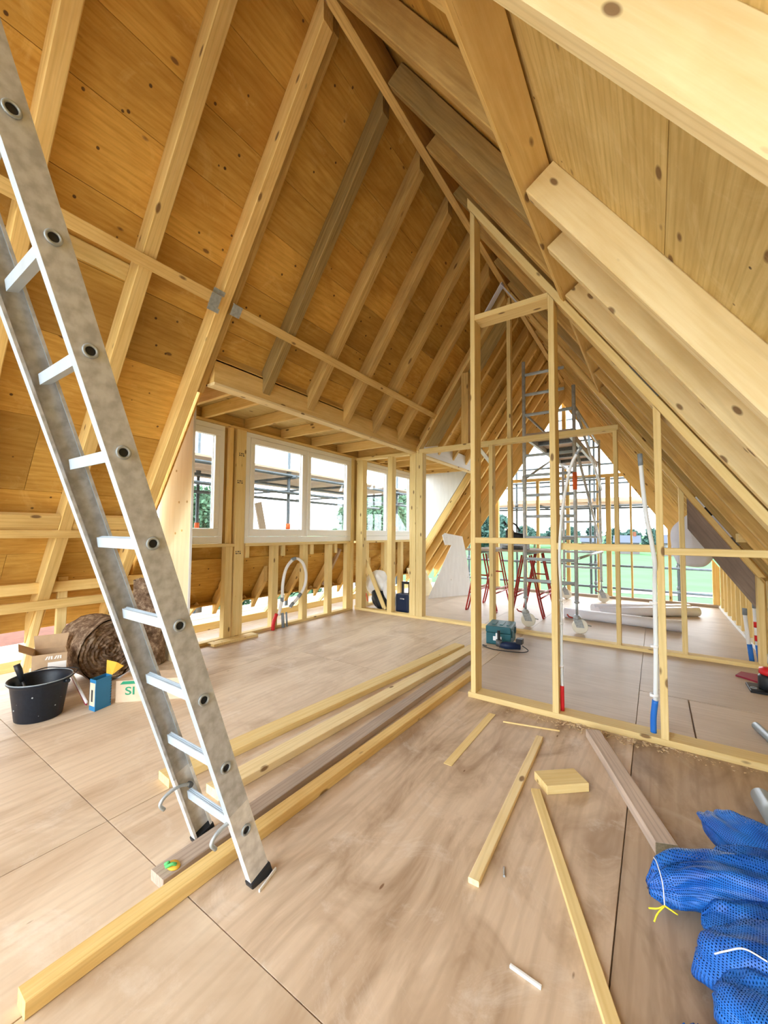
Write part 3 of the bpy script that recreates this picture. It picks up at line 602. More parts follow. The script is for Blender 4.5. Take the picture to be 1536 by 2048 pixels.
# ------------------------------------------------------------------ blue net bag
nb = tag(emp('net_bag', (.25,1.75,0)), 'crumpled blue mesh netting bag heaped on the floor', 'bag')
def lobe(name, path, rad, hgt, seed, fold=9, mat='net', amp=.018, par=None, ext=0):
    """a gathered length of netting: flattened tube swept along path with deep folds"""
    pts = spline(path, 10); n = 56; vs, fs, uvs = [], [], []; K = len(pts); acc = 0
    for i, p in enumerate(pts):
        t = (pts[min(i+1,K-1)]-pts[max(i-1,0)]).normalized(); s = t.cross(V(VZ)).normalized(); f = i/(K-1)
        q = rad(f); hh = hgt(f); acc += (pts[i]-pts[i-1]).length if i else 0
        for j in range(n):
            a = 2*math.pi*j/n; w = NZ.noise(V((math.cos(a)*1.7+seed, math.sin(a)*1.7, f*2.2)))
            fo = math.sin(a*fold+seed+f*3+2.5*w)*amp*(.5+.8*abs(w))+NZ.noise(V((math.cos(a)*6, math.sin(a)*6+seed, f*9)))*amp*.9
            r1 = q*(1+.22*w)+fo; r2 = hh*(1+.22*w)+fo
            z = p.z+math.sin(a)*r2; vs.append(p+s*math.cos(a)*r1+V((0,0,1))*(max(z,.003)-p.z)); uvs.append((acc, j/n*2*math.pi*max(q,.05)))
    for i in range(K-1):
        for j in range(n): fs.append((i*n+j, i*n+(j+1) % n, (i+1)*n+(j+1) % n, (i+1)*n+j))
    o0 = V(path[0]); me = mesh(name, [v-o0 for v in vs], fs); uv = me.uv_layers.new(name='UVMap')
    for p in me.polygons:
        js = [me.loops[l].vertex_index for l in p.loop_indices]
        for l, vi in zip(p.loop_indices, js):
            x, y = uvs[vi]; 
            if vi % n == 0 and any(v % n == n-1 for v in js): y = uvs[vi+n-1][1]*n/(n-1)
            uv.data[l].uv = (x, y)
        p.use_smooth = True
    return put(name, me, mat, par or nb, M.Translation(o0))
L1 = [(-.045,1.77,.07),(.08,1.84,.10),(.25,1.86,.12),(.48,1.84,.13),(.75,1.82,.12)]
L2 = [(.175,2.30,.10),(.22,2.18,.13),(.36,2.06,.14),(.60,1.98,.14),(.85,1.92,.12)]
L3 = [(.085,1.64,.05),(.17,1.60,.08),(.34,1.58,.10),(.6,1.62,.12)]
L4 = [(.11,1.50,.06),(.19,1.46,.08),(.31,1.41,.09),(.5,1.38,.10)]
L6 = [(.13,2.02,.07),(.24,2.0,.10),(.42,1.95,.12),(.7,1.9,.12)]
L7 = [(.10,1.74,.07),(.22,1.72,.10),(.42,1.72,.11),(.7,1.72,.12)]
L8 = [(.12,1.56,.05),(.22,1.53,.08),(.40,1.5,.10),(.6,1.5,.11)]
L5 = [(.035,1.37,.03),(.065,1.345,.035),(.11,1.33,.035)]
for nm, pth, r0, r1, sd_ in (('net_fold',L1,.055,.115,1.3),('net_fold',L2,.035,.12,4.1),('net_fold',L3,.06,.13,7.7),('net_fold',L4,.05,.12,9.2),('net_fold',L6,.05,.12,5.5),('net_fold',L7,.05,.11,12.3),('net_fold',L8,.05,.11,15.1),('net_fold',L5,.025,.03,2.2)):
    f1 = lobe(nm, pth, lambda f: (r0+(r1-r0)*min(1,f*1.8))*min(1,.18+f*9), lambda f: (r0+(r1-r0)*min(1,f*1.8))*.9*min(1,.18+f*9), sd_, fold=5, amp=.013)
    lobe('net_lining', [V(p)+V((.012,0,-.004)) for p in pth], lambda f: (r0+(r1-r0)*min(1,f*1.8))*.80*min(1,.1+f*9), lambda f: (r0+(r1-r0)*min(1,f*1.8))*.70*min(1,.1+f*9), sd_, fold=5, mat='net_in', amp=.009, par=f1)
tube('white_seam', nb, spline([(-.03,1.825,.145),(-.02,1.78,.160),(-.005,1.73,.135),(.0,1.69,.09)],8), .0018, 'white', 6)
tube('white_seam', nb, spline([(.115,1.53,.135),(.14,1.52,.165),(.18,1.53,.185),(.225,1.515,.19)],8), .0022, 'white', 6)
for q in ([(.0,1.69,.09),(-.02,1.685,.075),(-.045,1.69,.06)],[(.0,1.69,.09),(-.02,1.67,.07),(-.03,1.655,.05)],[(.0,1.69,.09),(.02,1.685,.088),(.035,1.69,.08)]): tube('tie_cord', nb, spline(q,5), .0026, 'yellow', 6)
# ------------------------------------------------------------------ bucket and its neighbours
bk = tag(emp('bucket', (-3.66,1.03,0)), 'black mortar bucket standing left of the ladder', 'bucket')
BL = (-3.66,1.03,0.001)
body = lathe('body', bk, [(.128,0),(.134,.004),(.165,.235),(.176,.25),(.186,.262),(.186,.27),(.178,.272),(.170,.262),(.158,.24),(.124,.012),(.05,.010)], 'bucket', BL, 40)
tube('rim', bk, [(BL[0]+.184*math.cos(t),BL[1]+.184*math.sin(t),.2725) for t in [2*math.pi*j/40 for j in range(40)]], .0035, 'grey_pipe', 6, closed=True)
lathe('dried_mortar_lining', bk, [(.118,.014),(.142,.13),(.140,.128),(.05,.022)], 'mortar', BL, 30)
d_ = V((.83,.56,0))
for k_ in range(7):
    t_ = -2.0+.43*k_+.2*(k_ % 2); z_ = .05+.045*((k_*5) % 4); q_ = .1335+.033*z_/.235+.0008
    tube('mortar_splash', bk, [(BL[0]+q_*math.cos(t_),BL[1]+q_*math.sin(t_),z_),(BL[0]+(q_+.0012)*math.cos(t_),BL[1]+(q_+.0012)*math.sin(t_),z_)], .002+.0016*((k_*2) % 4), 'mortar', 8)
hb = tube('handle', bk, spline([V(BL)+d_*.19+V((0,0,.255)),V(BL)+d_*.13+V((-.10,.15,.274)),V(BL)+V((-.105,.156,.276)),V(BL)-d_*.13+V((-.10,.15,.274)),V(BL)-d_*.19+V((0,0,.255))],8), .004, 'black', 8)
for s in (-1,1): tube('lug', bk, [V(BL)+d_*.172*s+V((0,0,.25)),V(BL)+d_*.205*s+V((0,0,.25))], .014, 'bucket', 10)
br = emp('trowel_handle', (-3.70,1.02,.02), 'black tool handle sticking out of the bucket', 'tool')
tube('grip', br, [(-3.755,.955,.245),(-3.775,.935,.33),(-3.785,.925,.365)], .02, 'black', 12, rs=[.014,.021,.019]); tube('tool_shank', br, [(-3.70,1.01,.05),(-3.757,.953,.25)], .008, 'steel_dark', 8)
cb = tag(emp('cardboard_box', (-4.1,1.24,0)), 'open brown cardboard box behind the black bucket', 'box')
c1, c2, c3, c4 = V((-3.98,1.06,0)), V((-3.90,1.26,0)), V((-4.10,1.31,0)), V((-4.18,1.13,0)); hz = V((0,0,.355)); th = .004
for p, q in ((c1,c2),(c2,c3),(c3,c4),(c4,c1)):
    nn = (q-p).cross(V(VZ)).normalized()
    prism('side', cb, [p,q,q+hz,p+hz], -nn*th, 'cardboard', gdir=(q-p))
prism('bottom', cb, [c1,c2,c3,c4], (0,0,.004), 'cardboard')
nn = (c2-c1).cross(V(VZ)).normalized()
prism('flap', cb, [c3+hz,c4+hz,c4+hz+V((-.04,.0,.10)),c3+hz+V((-.04,.03,.10))], (0,.004,0), 'cardboard'); prism('flap', cb, [c4+hz,c1+hz,c1+hz+V((.00,-.08,.05)),c4+hz+V((-.02,-.10,.06))], (0,0,.004), 'cardboard')
prism('paper_label', cb, [c1+(c2-c1)*.45+V((0,0,.12))+nn*.001,c1+(c2-c1)*.98+V((0,0,.12))+nn*.001,c1+(c2-c1)*.98+V((0,0,.29))+nn*.001,c1+(c2-c1)*.45+V((0,0,.29))+nn*.001], nn*.001, 'label')
for i in range(6):
    q = c1+(c2-c1)*(.36+.085*i)+nn*.001+V((0,0,.312)); d = (c2-c1).normalized()
    prism('faded_print', cb, [q, q+d*.010, q+d*(.022-.006*(i % 3))+V((0,0,.026)), q+d*(.012-.006*(i % 3))+V((0,0,.024))], nn*.0008, 'label')
bb = tag(emp('saw_blade_carton', (-3.44,1.34,0)), 'small blue and orange carton standing in front of the wool roll', 'carton')
A = V((-3.49,1.275,0)); ux = V((.99,.14,0)).normalized(); uy = V((-.30,.95,0)).normalized(); q1, q2, q3, q4 = A, A+ux*.075, A+ux*.075+uy*.125, A+uy*.125; zz = V((0,0,.225))
for p, q, m in ((q1,q2,'bluetape'),(q2,q3,'bluetape'),(q3,q4,'bluetape'),(q4,q1,'bluetape')):
    nn = (q-p).cross(V(VZ)).normalized(); prism('side', bb, [p,q,q+zz,p+zz], -nn*.003, m)
prism('bottom', bb, [q1,q2,q3,q4], (0,0,.003), 'bluetape'); nn = (q2-q1).cross(V(VZ)).normalized()
fp = prism('front_print', bb, [q1+ux*.006+V((0,0,.035))+nn*.0005,q2-ux*.006+V((0,0,.035))+nn*.0005,q2-ux*.006+V((0,0,.20))+nn*.0005,q1+ux*.006+V((0,0,.20))+nn*.0005], nn*.001, 'cardboard_p')
prism('window_print', fp, [q1+ux*.026+V((0,0,.065))+nn*.002,q1+ux*.046+V((0,0,.065))+nn*.002,q1+ux*.046+V((0,0,.15))+nn*.002,q1+ux*.026+V((0,0,.15))+nn*.002], nn*.001, 'dark_ink')
nn = (q3-q2).cross(V(VZ)).normalized()
for i in range(10): prism('tooth_mark', bb, [q3-uy*.012+V((0,0,.02+.02*i))+nn*.0006,q3-uy*.001+V((0,0,.02+.02*i))+nn*.0006,q3-uy*.001+V((0,0,.031+.02*i))+nn*.0006], nn*.001, 'dark_ink')
prism('torn_lid', bb, [q4+zz,q3+zz,q3+zz+V((.02,.07,.05)),q3+zz+V((.0,.03,.085)),q4+zz+V((.0,.0,.10))], (0,.002,.001), 'yellow_card')
lt = tag(emp('painted_lath', (-3.6,1.28,.1)), 'white lath with maroon edge leaning between bucket and blue carton', 'lath')
beam('lath', lt, (-3.82,1.27,.19), (-3.50,1.262,.055), .012, .022, VY, 'white'); beam('painted_edge', lt, (-3.82,1.27,.174), (-3.50,1.262,.039), .0122, .010, VY, 'maroon')
sb = tag(emp('flat_carton', (-3.35,1.55,0)), 'pale flat carton printed in green behind the ladder', 'carton')
A = V((-3.47,1.44,0)); ux = V((.70,.714,0)).normalized(); uy = V((-.714,.70,0)); q1, q2, q3, q4 = A, A+ux*.62, A+ux*.62+uy*.20, A+uy*.20; zz = V((0,0,.16))
for p, q in ((q1,q2),(q2,q3),(q3,q4),(q4,q1)):
    nn = (q-p).cross(V(VZ)).normalized(); prism('side', sb, [p,q,q+zz,p+zz], -nn*.003, 'cardboard_p')
prism('lid', sb, [q1+zz,q2+zz,q3+zz,q4+zz], (0,0,.003), 'cardboard_p')
nn = (q2-q1).cross(V(VZ)).normalized(); text('green_lettering', sb, 'SI', .085, q1+ux*.065+V((0,0,.055))+nn*.001, ux, VZ, 'green_ink', sx=1.25)
prism('green_corner_print', sb, [q1+ux*.03+V((0,0,.135))+nn*.0012,q1+ux*.14+V((0,0,.135))+nn*.0012,q1+ux*.14+V((0,0,.158))+nn*.0012,q1+ux*.05+V((0,0,.158))+nn*.0012], nn*.001, 'green_ink')
# wool rolls
def woolroll(name, label, r, ln, mw, turns=8, seed=1):
    t = tag(emp(name, mw.translation), label, 'insulation roll'); t.matrix_basis = mw
    n = 72; vs, fs = [], []; K = 26
    for i in range(K):
        f = i/(K-1); z = (f-.5)*ln
        for j in range(n):
            a = 2*math.pi*j/n; q = r*(1+.09*NZ.noise(V((math.cos(a)*2,math.sin(a)*2+seed,z*4)))+.025*NZ.noise(V((math.cos(a)*9,math.sin(a)*9,z*22+seed))))
            vs.append((q*math.cos(a), q*math.sin(a), z))
    for i in range(K-1):
        for j in range(n): fs.append((i*n+j, i*n+(j+1) % n, (i+1)*n+(j+1) % n, (i+1)*n+j))
    me = mesh('wrap', vs, fs); o = put('wrap', me, 'wool', t, mw.copy(), smooth=True)
    for s in (-1,1):                                           # spiral ends
        m, kk = 150, 20; vs, fs = [], []
        for j in range(m+1):
            a = 2*math.pi*turns*j/m
        rr_ = [r*(1-.02)*i/60 for i in range(61)]
        for i, q in enumerate(rr_):
            for j in range(n):
                a = 2*math.pi*j/n; ph = (q/r*turns-a/(2*math.pi)) % 1
                z = s*(ln/2-.012+.011*(1-abs(ph*2-1)*1.6)+.040*NZ.noise(V((q*9*math.cos(a),q*9*math.sin(a),seed+4)))+.026*NZ.noise(V((q*28*math.cos(a),q*28*math.sin(a),seed)))-.03*max(0,1-q/r*6))
                vs.append((q*math.cos(a), q*math.sin(a), z))
        for i in range(60):
            for j in range(n): fs.append((i*n+j, (i+1)*n+j, (i+1)*n+(j+1) % n, i*n+(j+1) % n) if s > 0 else (i*n+j, i*n+(j+1) % n, (i+1)*n+(j+1) % n, (i+1)*n+j))
        put('spiral_end', mesh('spiral_end', vs, fs), 'wool', t, mw.copy(), smooth=True)
    return t
ax = V((.97,.10,0)).normalized(); ay = V((-ax.y,ax.x,0))
woolroll('wool_roll', 'fat brown mineral wool roll lying behind the ladder', .262, .40, M(((ay.x,0,ax.x,-4.20),(ay.y,0,ax.y,1.60),(0,1,0,.272),(0,0,0,1))), 9, 3)
woolroll('wool_roll', 'brown mineral wool roll standing upright against the plywood cheek', .150, .82, M.Translation((-4.22,2.035,.422)), 5, 8)
# ------------------------------------------------------------------ conduits
def conduit(name, label, path, r, low, lowmat, clips, cap=None):
    t = tag(emp(name, path[0]), label, 'conduit'); sp = spline(path, 8)
    tube('pipe', t, sp, r, 'conduit', 12)
    tube('coloured_sleeve', t, spline(low, 6), r*1.35, lowmat, 12)
    for c in clips:
        cl = boxes('clip', t, [((c[0]-.03,c[1]-.012,c[2]-.009),(c[0]+.0,c[1]+.02,c[2]+.009))], 'white', .003); tube('clip_ring', cl, [(c[0],c[1],c[2]-.009),(c[0],c[1],c[2]+.009)], r*1.3, 'white', 12)
    if cap: tube('tape_end', t, cap, r*1.15, 'grey_tape', 12)
    return t
conduit('conduit_pipe', 'pale conduit with red sleeve clipped beside the door frame', [(-.584,3.2,.10),(-.588,3.2,.45),(-.586,3.2,.86),(-.576,3.116,1.14),(-.570,3.112,1.30),(-.556,3.12,1.48),(-.532,3.135,1.66),(-.495,3.15,1.83),(-.45,3.14,1.92),(-.425,3.14,1.955)], .0105, [(-.586,3.2,.043),(-.587,3.2,.22)], 'red', [(-.588,3.2,.36),(-.588,3.2,.67),(-.587,3.2,.84)], [(-.46,3.142,1.905),(-.425,3.14,1.957)])
conduit('conduit_pipe', 'pale conduit with blue sleeve bowing left of the outer stud', [(-.022,3.2,.24),(-.012,3.19,.6),(-.01,3.18,1.0),(-.006,3.115,1.14),(-.02,3.105,1.28),(-.045,3.13,1.45),(-.062,3.15,1.66),(-.072,3.16,1.85)], .0135, [(-.036,3.2,.043),(-.034,3.2,.14),(-.022,3.2,.25)], 'blue', [(-.012,3.19,.60),(-.012,3.19,.88),(-.022,3.2,.28)], [(-.070,3.158,1.79),(-.074,3.16,1.87)])
for i, (x0, x1, zt, lab, bands) in enumerate(((.80,.775,.50,'short pale conduit stub with blue sleeve in the right corner',()),(.865,.855,.58,'taller conduit stub with red bands in the right corner',(.22,.36)))):
    t = tag(emp('conduit_stub', (x0,5.72,0)), lab, 'conduit')
    tube('pipe', t, [(x0,5.72,.10),(x1,5.74,zt)], .018, 'white', 12); tube('blue_sleeve', t, [(x0+.015,5.71,.001),(x0,5.72,.18)], .022, 'blue', 12); tube('tape_end', t, [(x1,5.74,zt-.02),(x1,5.74,zt+.05)], .021, 'grey_tape', 12)
    for b in bands: tube('red_band', t, [(x0+(x1-x0)*(b-.1)/(zt-.1),5.72+.02*(b-.1)/(zt-.1),b),(x0+(x1-x0)*(b-.05)/(zt-.1),5.722+.02*(b-.1)/(zt-.1),b+.06)], .0195, 'red', 12)
lp = tag(emp('looped_hose', (-4.3,3.8,0)), 'white hose loop with grey taped ends tied to the dormer studs', 'hose')
tube('hose', lp, spline([(-4.28,3.755,.18),(-4.27,3.80,.40),(-4.27,3.81,.62),(-4.27,3.87,.82),(-4.27,4.02,.94),(-4.27,4.17,.88),(-4.27,4.25,.70),(-4.27,4.22,.52),(-4.27,4.10,.38),(-4.27,3.95,.27)],8), .021, 'white', 12)
for p in (((-4.27,3.96,.925),(-4.27,4.03,.945)),((-4.27,3.80,.42),(-4.27,3.80,.36)),((-4.27,4.10,.38),(-4.27,4.15,.43)),((-4.27,3.95,.27),(-4.27,4.01,.315))): tube('tape_wrap', lp, p, .0245, 'grey_tape', 12)
tube('red_sleeve', lp, spline([(-4.28,3.66,.001),(-4.28,3.67,.10),(-4.28,3.72,.21)],5), .024, 'red', 10)
for y, w in ((3.83,.03),(3.90,.018)): tag(tube('cable_stub', None, [(-4.29,y+.02,.001),(-4.29,y,.20)], w*.7, 'grey_tape', 10), 'dark grey stub rising beside the red sleeve' if w > .02 else 'thin dark cable end beside the grey stub', 'cable')
for p, q, r, lab in (((.545,3.76,.026),(.70,3.0,.026),.025,'slim grey plastic pipe at the frame edge by the hatch'),((.405,2.74,.042),(.435,2.42,.042),.040,'thick grey plastic pipe behind the blue net')): tag(tube('plastic_pipe', None, [p,q], r, 'grey_pipe', 20), lab, 'pipe')
# ------------------------------------------------------------------ toolbox, grinder
tb = tag(emp('toolbox', (-1.6,4.95,0), rz=.0), 'teal stackable tool case on the floor behind the door frame', 'toolbox')
tb.matrix_basis = M.Translation((-1.60,4.95,0.001)) @ M.Rotation(math.radians(8),4,'Z'); TM = tb.matrix_basis
def sub(name, par, lst, mat, mw, ch=.004):
    o = boxes(name, None, lst, mat, ch); o.parent = par; o.matrix_parent_inverse = wm(par).inverted(); o.matrix_basis = mw @ M.Translation(V(lst[0][0])); return o
sub('case_body', tb, [((-.145,-.195,0),(.145,.195,.135))], 'teal', TM, .01); lid = sub('case_lid', tb, [((-.148,-.198,.137),(.148,.198,.215))], 'teal', TM, .012)
sub('lid_rib', lid, [((-.09,-.10,.215),(-.05,.10,.222)),((.0,-.10,.215),(.04,.10,.222)),((.08,-.10,.215),(.11,.10,.222))], 'teal', TM, .002)
for y in (-.12,.12): sub('latch', tb, [((.147,y-.03,.09),(.158,y+.03,.17))], 'teal', TM, .003)
lb_ = sub('white_latch', tb, [((-.06,-.206,.05),(.04,-.198,.10)),((-.03,-.206,.10),(.01,-.198,.14))], 'white', TM, .002)
gr = tag(emp('angle_grinder', (-1.40,4.66,0)), 'black power tool with cable lying in front of the teal case', 'power tool')
tube('body', gr, [(-1.52,4.62,.045),(-1.44,4.64,.045),(-1.30,4.70,.045)], .04, 'navy', 14, rs=[.030,.042,.040]); tube('gear_head', gr, [(-1.52,4.62,.03),(-1.52,4.62,.10)], .034, 'steel_dark', 14); tube('side_handle', gr, [(-1.52,4.62,.08),(-1.53,4.64,.20)], .017, 'black', 10)
boxes('battery', gr, [((-1.34,4.66,.07),(-1.27,4.74,.13))], 'black', .006)
tube('cable', gr, spline([(-1.28,4.71,.05),(-1.21,4.69,.012),(-1.25,4.60,.007),(-1.38,4.55,.007),(-1.55,4.53,.007),(-1.68,4.58,.007),(-1.72,4.64,.007),(-1.66,4.60,.012)],7), .005, 'black', 7)
rt = tag(emp('work_lamp', (.80,4.72,0)), 'black and red site tool at the frame edge under the right slope', 'tool')  # unidentified black and red tool, gives no light
boxes('base_plate', rt, [((.64,4.60,.001),(.92,4.84,.022))], 'black', .004); lathe('drum', rt, [(.07,0),(.075,.01),(.075,.10),(.06,.12)], 'black', (.78,4.72,.022), 20); lathe('red_cap', rt, [(.06,0),(.07,.01),(.065,.05),(.03,.06)], 'red', (.78,4.72,.142), 20)
tube('carry_ring', rt, [(.67+.02*math.cos(a),4.66+.02*math.sin(a),.03) for a in [k*math.pi/6 for k in range(12)]], .004, 'galv', 6, closed=True)
tag(prism('rag', None, [(.60,5.05,.001),(.66,5.20,.001),(.80,5.18,.001),(.88,5.0,.001),(.74,4.93,.001)], (0,0,.014), 'maroon'), 'dark red rag on the floor under the right slope', 'rag')
tag(boxes('timber_block', None, [((-4.33,2.74,.0005),(-4.19,3.35,.030))], 'stud', .003), 'pale board offcut lying along the dormer plate', 'board')
# ------------------------------------------------------------------ rolling scaffold tower
tw = tag(emp('scaffold_tower', (-1.22,7.4,0)), 'aluminium rolling scaffold tower standing beyond the second partition', 'scaffold tower')
TXL, TXR, TY0, TY1 = -1.56, -.89, 5.93, 8.90
def caster(x, y, a):
    c = emp('caster', (x,y,0)); c.parent = tw; c.matrix_parent_inverse = wm(tw).inverted()
    f = V((math.cos(a),math.sin(a),0)); s = V((-f.y,f.x,0)); h = V((x,y,0))+f*.035
    tube('wheel', c, [h-s*.022+V((0,0,.098)),h-s*.018+V((0,0,.098)),h+s*.018+V((0,0,.098)),h+s*.022+V((0,0,.098))], .097, 'offwhite', 28, rs=[.088,.097,.097,.088])
    for k in (-1,1): prism('fork', c, [h+s*.030*k+V((0,0,.085))+f*.05, h+s*.030*k+V((0,0,.085))-f*.045, V((x,y,.19))+s*.030*k-f*.05, V((x,y,.19))+s*.030*k+f*.05], s*.004*k, 'galv')
    lathe('swivel', c, [(.045,0),(.05,.006),(.05,.03),(.034,.04),(.034,.055)], 'galv', (x,y,.19), 20)
    tube('spindle', c, [(x,y,.24),(x,y,.46)], .016, 'galv', 12); tube('adjusting_nut', c, [(x,y,.40),(x,y,.425)], .032, 'galv', 8)
    tube('brake_lever', c, [V((x,y,.20))-f*.04, V((x,y,.215))-f*.10, V((x,y,.245))-f*.12], .009, 'redpaint', 8)
    tube('release_lever', c, [V((x,y,.13))+f*.08, V((x,y,.11))+f*.17], .008, 'galv', 8)
for x, y, a in ((TXL,TY0,.35),(TXR,TY0,.25),(TXL,TY1,.5),(TXR,TY1,.4)): caster(x, y, a)
zs = [.66,.965,1.27,1.575,1.88,2.17,2.46,2.76,3.06,3.36,3.66]
for y, zl, zr in ((TY0,3.86,3.38),(TY1,3.2,3.2)):
    tube('upright', tw, [(TXL,y,.43),(TXL,y,zl)], .025, 'alu', 14); tube('upright', tw, [(TXR,y,.43),(TXR,y,zr)], .025, 'alu', 14)
    for z in zs:
        if z < zr-.02: tube('rung', tw, [(TXL+.02,y,z),(TXR-.02,y,z)], .022, 'alu_light', 10)
        elif z < zl: tube('rung', tw, [(TXL+.02,y,z),(TXL+.55,y,z)], .022, 'alu_light', 10)
for x in (TXL,TXR):
    for z in (2.05,): tube('coupling', tw, [(x,TY0,z-.12),(x,TY0,z+.12)], .030, 'orange' if x > -1 else 'alu', 14)
for p, q in (((TXR+.03,TY0,2.46),(TXR+.03,TY1,.97)),((TXR+.035,TY0,3.0),(TXR+.035,TY1,2.2)),((TXR+.03,TY0,1.0),(TXR+.03,TY1,1.0)),((TXL-.03,TY0,2.1),(TXL-.03,TY1,3.0))): tube('brace', tw, [p,q], .019, 'alu', 10)
pf = boxes('platform', tw, [((TXL+.03,TY0-.05,2.745),(TXR-.03,TY1+.05,2.765))], 'deck', 0)
for x in (TXL+.05,TXR-.07): boxes('platform_side_beam', pf, [((x,TY0-.05,2.665),(x+.04,TY1+.05,2.744))], 'alu', 0)
for y in (6.4,7.0,7.6,8.2): boxes('platform_cross_beam', pf, [((TXL+.09,y,2.69),(TXR-.07,y+.05,2.744))], 'steel_dark', 0)
for x in (TXL-.0,TXR-.0):
    for z in (3.1,): tube('guard_rail', tw, [(x,TY0,z),(x,TY1,z)], .019, 'alu', 10)
# ------------------------------------------------------------------ red trestles, boards and saw
def trestle(x0, y0, y1, lab):
    t = tag(emp('trestle', (x0,(y0+y1)/2,0)), lab, 'trestle', group='red steel trestles'); zt = .985; r = .014
    boxes('top_bar', t, [((x0-.03,y0-.12,zt),(x0+.03,y1+.12,zt+.04))], 'steel_dark', .003)
    for y in (y0,y1):
        for s in (-1,1):                                        # a hairpin loop leg leaning outwards
            f = x0+s*.25; m = x0+s*.06
            tube('leg', t, spline([(m,y-.06,zt),(x0+s*.19,y-.06,.30),(f-.0,y-.055,.04),(f+s*.008,y-.03,.013),(f+s*.01,y,.012),(f+s*.008,y+.03,.013),(f,y+.055,.04),(x0+s*.19,y+.06,.30),(m,y+.06,zt)],7), r, 'redpaint', 8)
        tube('cross_tie', t, [(x0-.13,y-.06,.62),(x0+.13,y-.06,.62)], r*.9, 'redpaint', 8)
    for s in (-1,1):
        tube('stretcher', t, [(x0+s*.185,y0,.36),(x0+s*.185,y1,.36)], r*.9, 'redpaint', 8); tube('stretcher', t, [(x0+s*.20,y0,.30),(x0+s*.20,y1,.30)], r*.9, 'redpaint', 8)
trestle(-1.72,6.62,7.45,'red steel trestle under the work boards nearest the scaffold tower'); trestle(-2.48,6.62,7.45,'red steel trestle under the work boards on the window side')
for i, (y, x0, x1) in enumerate(((6.60,-2.75,-1.30),(6.86,-2.72,-1.38),(7.12,-2.78,-1.35),(7.38,-2.70,-1.42))):
    tag(bx('work_board', None, (x0,y,1.0255), (x1,y+.22,1.062), 'weathered', 0), ('first','second','third','fourth')[i]+' scuffed board from the viewer across the red trestles', 'board')
ms = tag(emp('mitre_saw', (-2.0,6.75,1.063)), 'black mitre saw standing on the trestle boards', 'saw')
lathe('turntable', ms, [(.16,0),(.17,.01),(.17,.05),(.15,.06)], 'steel_dark', (-2.0,6.80,1.0625), 24); boxes('fence', ms, [((-2.25,6.92,1.0625),(-1.75,6.95,1.17))], 'alu', .004)
tube('arm', ms, spline([(-2.0,6.95,1.15),(-2.02,6.93,1.32),(-2.04,6.86,1.40)],5), .035, 'black', 10); tube('motor', ms, [(-1.99,6.80,1.30),(-1.80,6.80,1.26)], .06, 'black', 16)
tube('blade', ms, [(-2.055,6.78,1.26),(-2.052,6.78,1.26)], .125, 'galv', 32); tube('blade_guard', ms, [(-2.075,6.80,1.29),(-2.035,6.80,1.29)], .125, 'black', 24)
tube('grip', ms, spline([(-2.04,6.86,1.42),(-1.99,6.76,1.50),(-1.90,6.70,1.46),(-1.84,6.70,1.36)],6), .016, 'black', 8); tube('knob', ms, [(-2.10,6.80,1.47),(-2.14,6.80,1.53)], .02, 'black', 10)
# tubes on the far floor
for p, q, r, lab in (((-1.22,6.95,.076),(.28,6.86,.076),.075,'white plastic tube lying nearest on the far floor'),((-.80,7.36,.076),(.55,8.35,.076),.075,'white plastic tube lying behind the first tube'),((-.9,7.62,.076),(.45,8.62,.076),.075,'white plastic tube lying farthest on the far floor')): tag(tube('plastic_tube', None, [p,q], r, 'tube_white', 26), lab, 'tube')
# white sack and navy case behind the cross partition
sk = tag(emp('plaster_sack', (-4.1,5.82,0)), 'slumped black and white sack between the partition studs', 'sack')
def blob(name, par, c, r, mat, seed, amp=.2, fl_=.005, n=22, tilt=0):
    vs, fs = [], []
    for i in range(n+1):
        th = math.pi*i/n
        for j in range(2*n):
            ph = math.pi*j/n; d = V((math.sin(th)*math.cos(ph), math.sin(th)*math.sin(ph), math.cos(th))); k = 1+amp*NZ.noise(d*1.8+V((seed,0,0)))+amp*.35*NZ.noise(d*5+V((0,seed,0)))
            p = V((d.x*r[0],d.y*r[1],d.z*r[2]))*k; p.x += tilt*p.z; p += V(c); p.z = max(p.z, fl_); vs.append(p-V(c))
    m = 2*n
    for i in range(n):
        for j in range(m): fs.append((i*m+j, (i+1)*m+j, (i+1)*m+(j+1) % m, i*m+(j+1) % m))
    return put(name, mesh(name, vs, fs), mat, par, M.Translation(V(c)), smooth=True)
blob('black_base', sk, (-3.99,5.80,.17), (.20,.13,.19), 'black', 3, tilt=-.3); blob('white_top', sk, (-4.09,5.82,.44), (.22,.14,.21), 'white', 6, tilt=.1); blob('white_fold', sk, (-3.82,5.82,.28), (.10,.12,.22), 'white', 9, tilt=-.4)
prism('red_print', sk, [(-4.20,5.675,.12),(-4.17,5.672,.12),(-4.21,5.675,.26),(-4.24,5.68,.26)], (0,-.006,0), 'orange')
tag(beam('timber_batten', None, (-4.27,5.60,.99), (-3.80,5.64,.03), .075, .022, VX, 'stud'), 'pale batten leaning across the black and white sack', 'batten')
nv = tag(emp('radio_case', (-3.50,5.83,0)), 'navy jobsite radio with handle between the partition studs', 'radio')
boxes('body', nv, [((-3.64,5.72,.001),(-3.40,5.92,.30))], 'navy', .02); boxes('handle', nv, [((-3.57,5.80,.30),(-3.54,5.84,.46)),((-3.44,5.80,.30),(-3.41,5.84,.46)),((-3.57,5.80,.46),(-3.41,5.84,.50))], 'black', .004)
boxes('name_plate', nv, [((-3.55,5.717,.215),(-3.47,5.7195,.232))], 'white', 0)
text('name_plate_print', nv, 'makita', .022, (-3.548,5.716,.217), VX, VZ, 'navy')
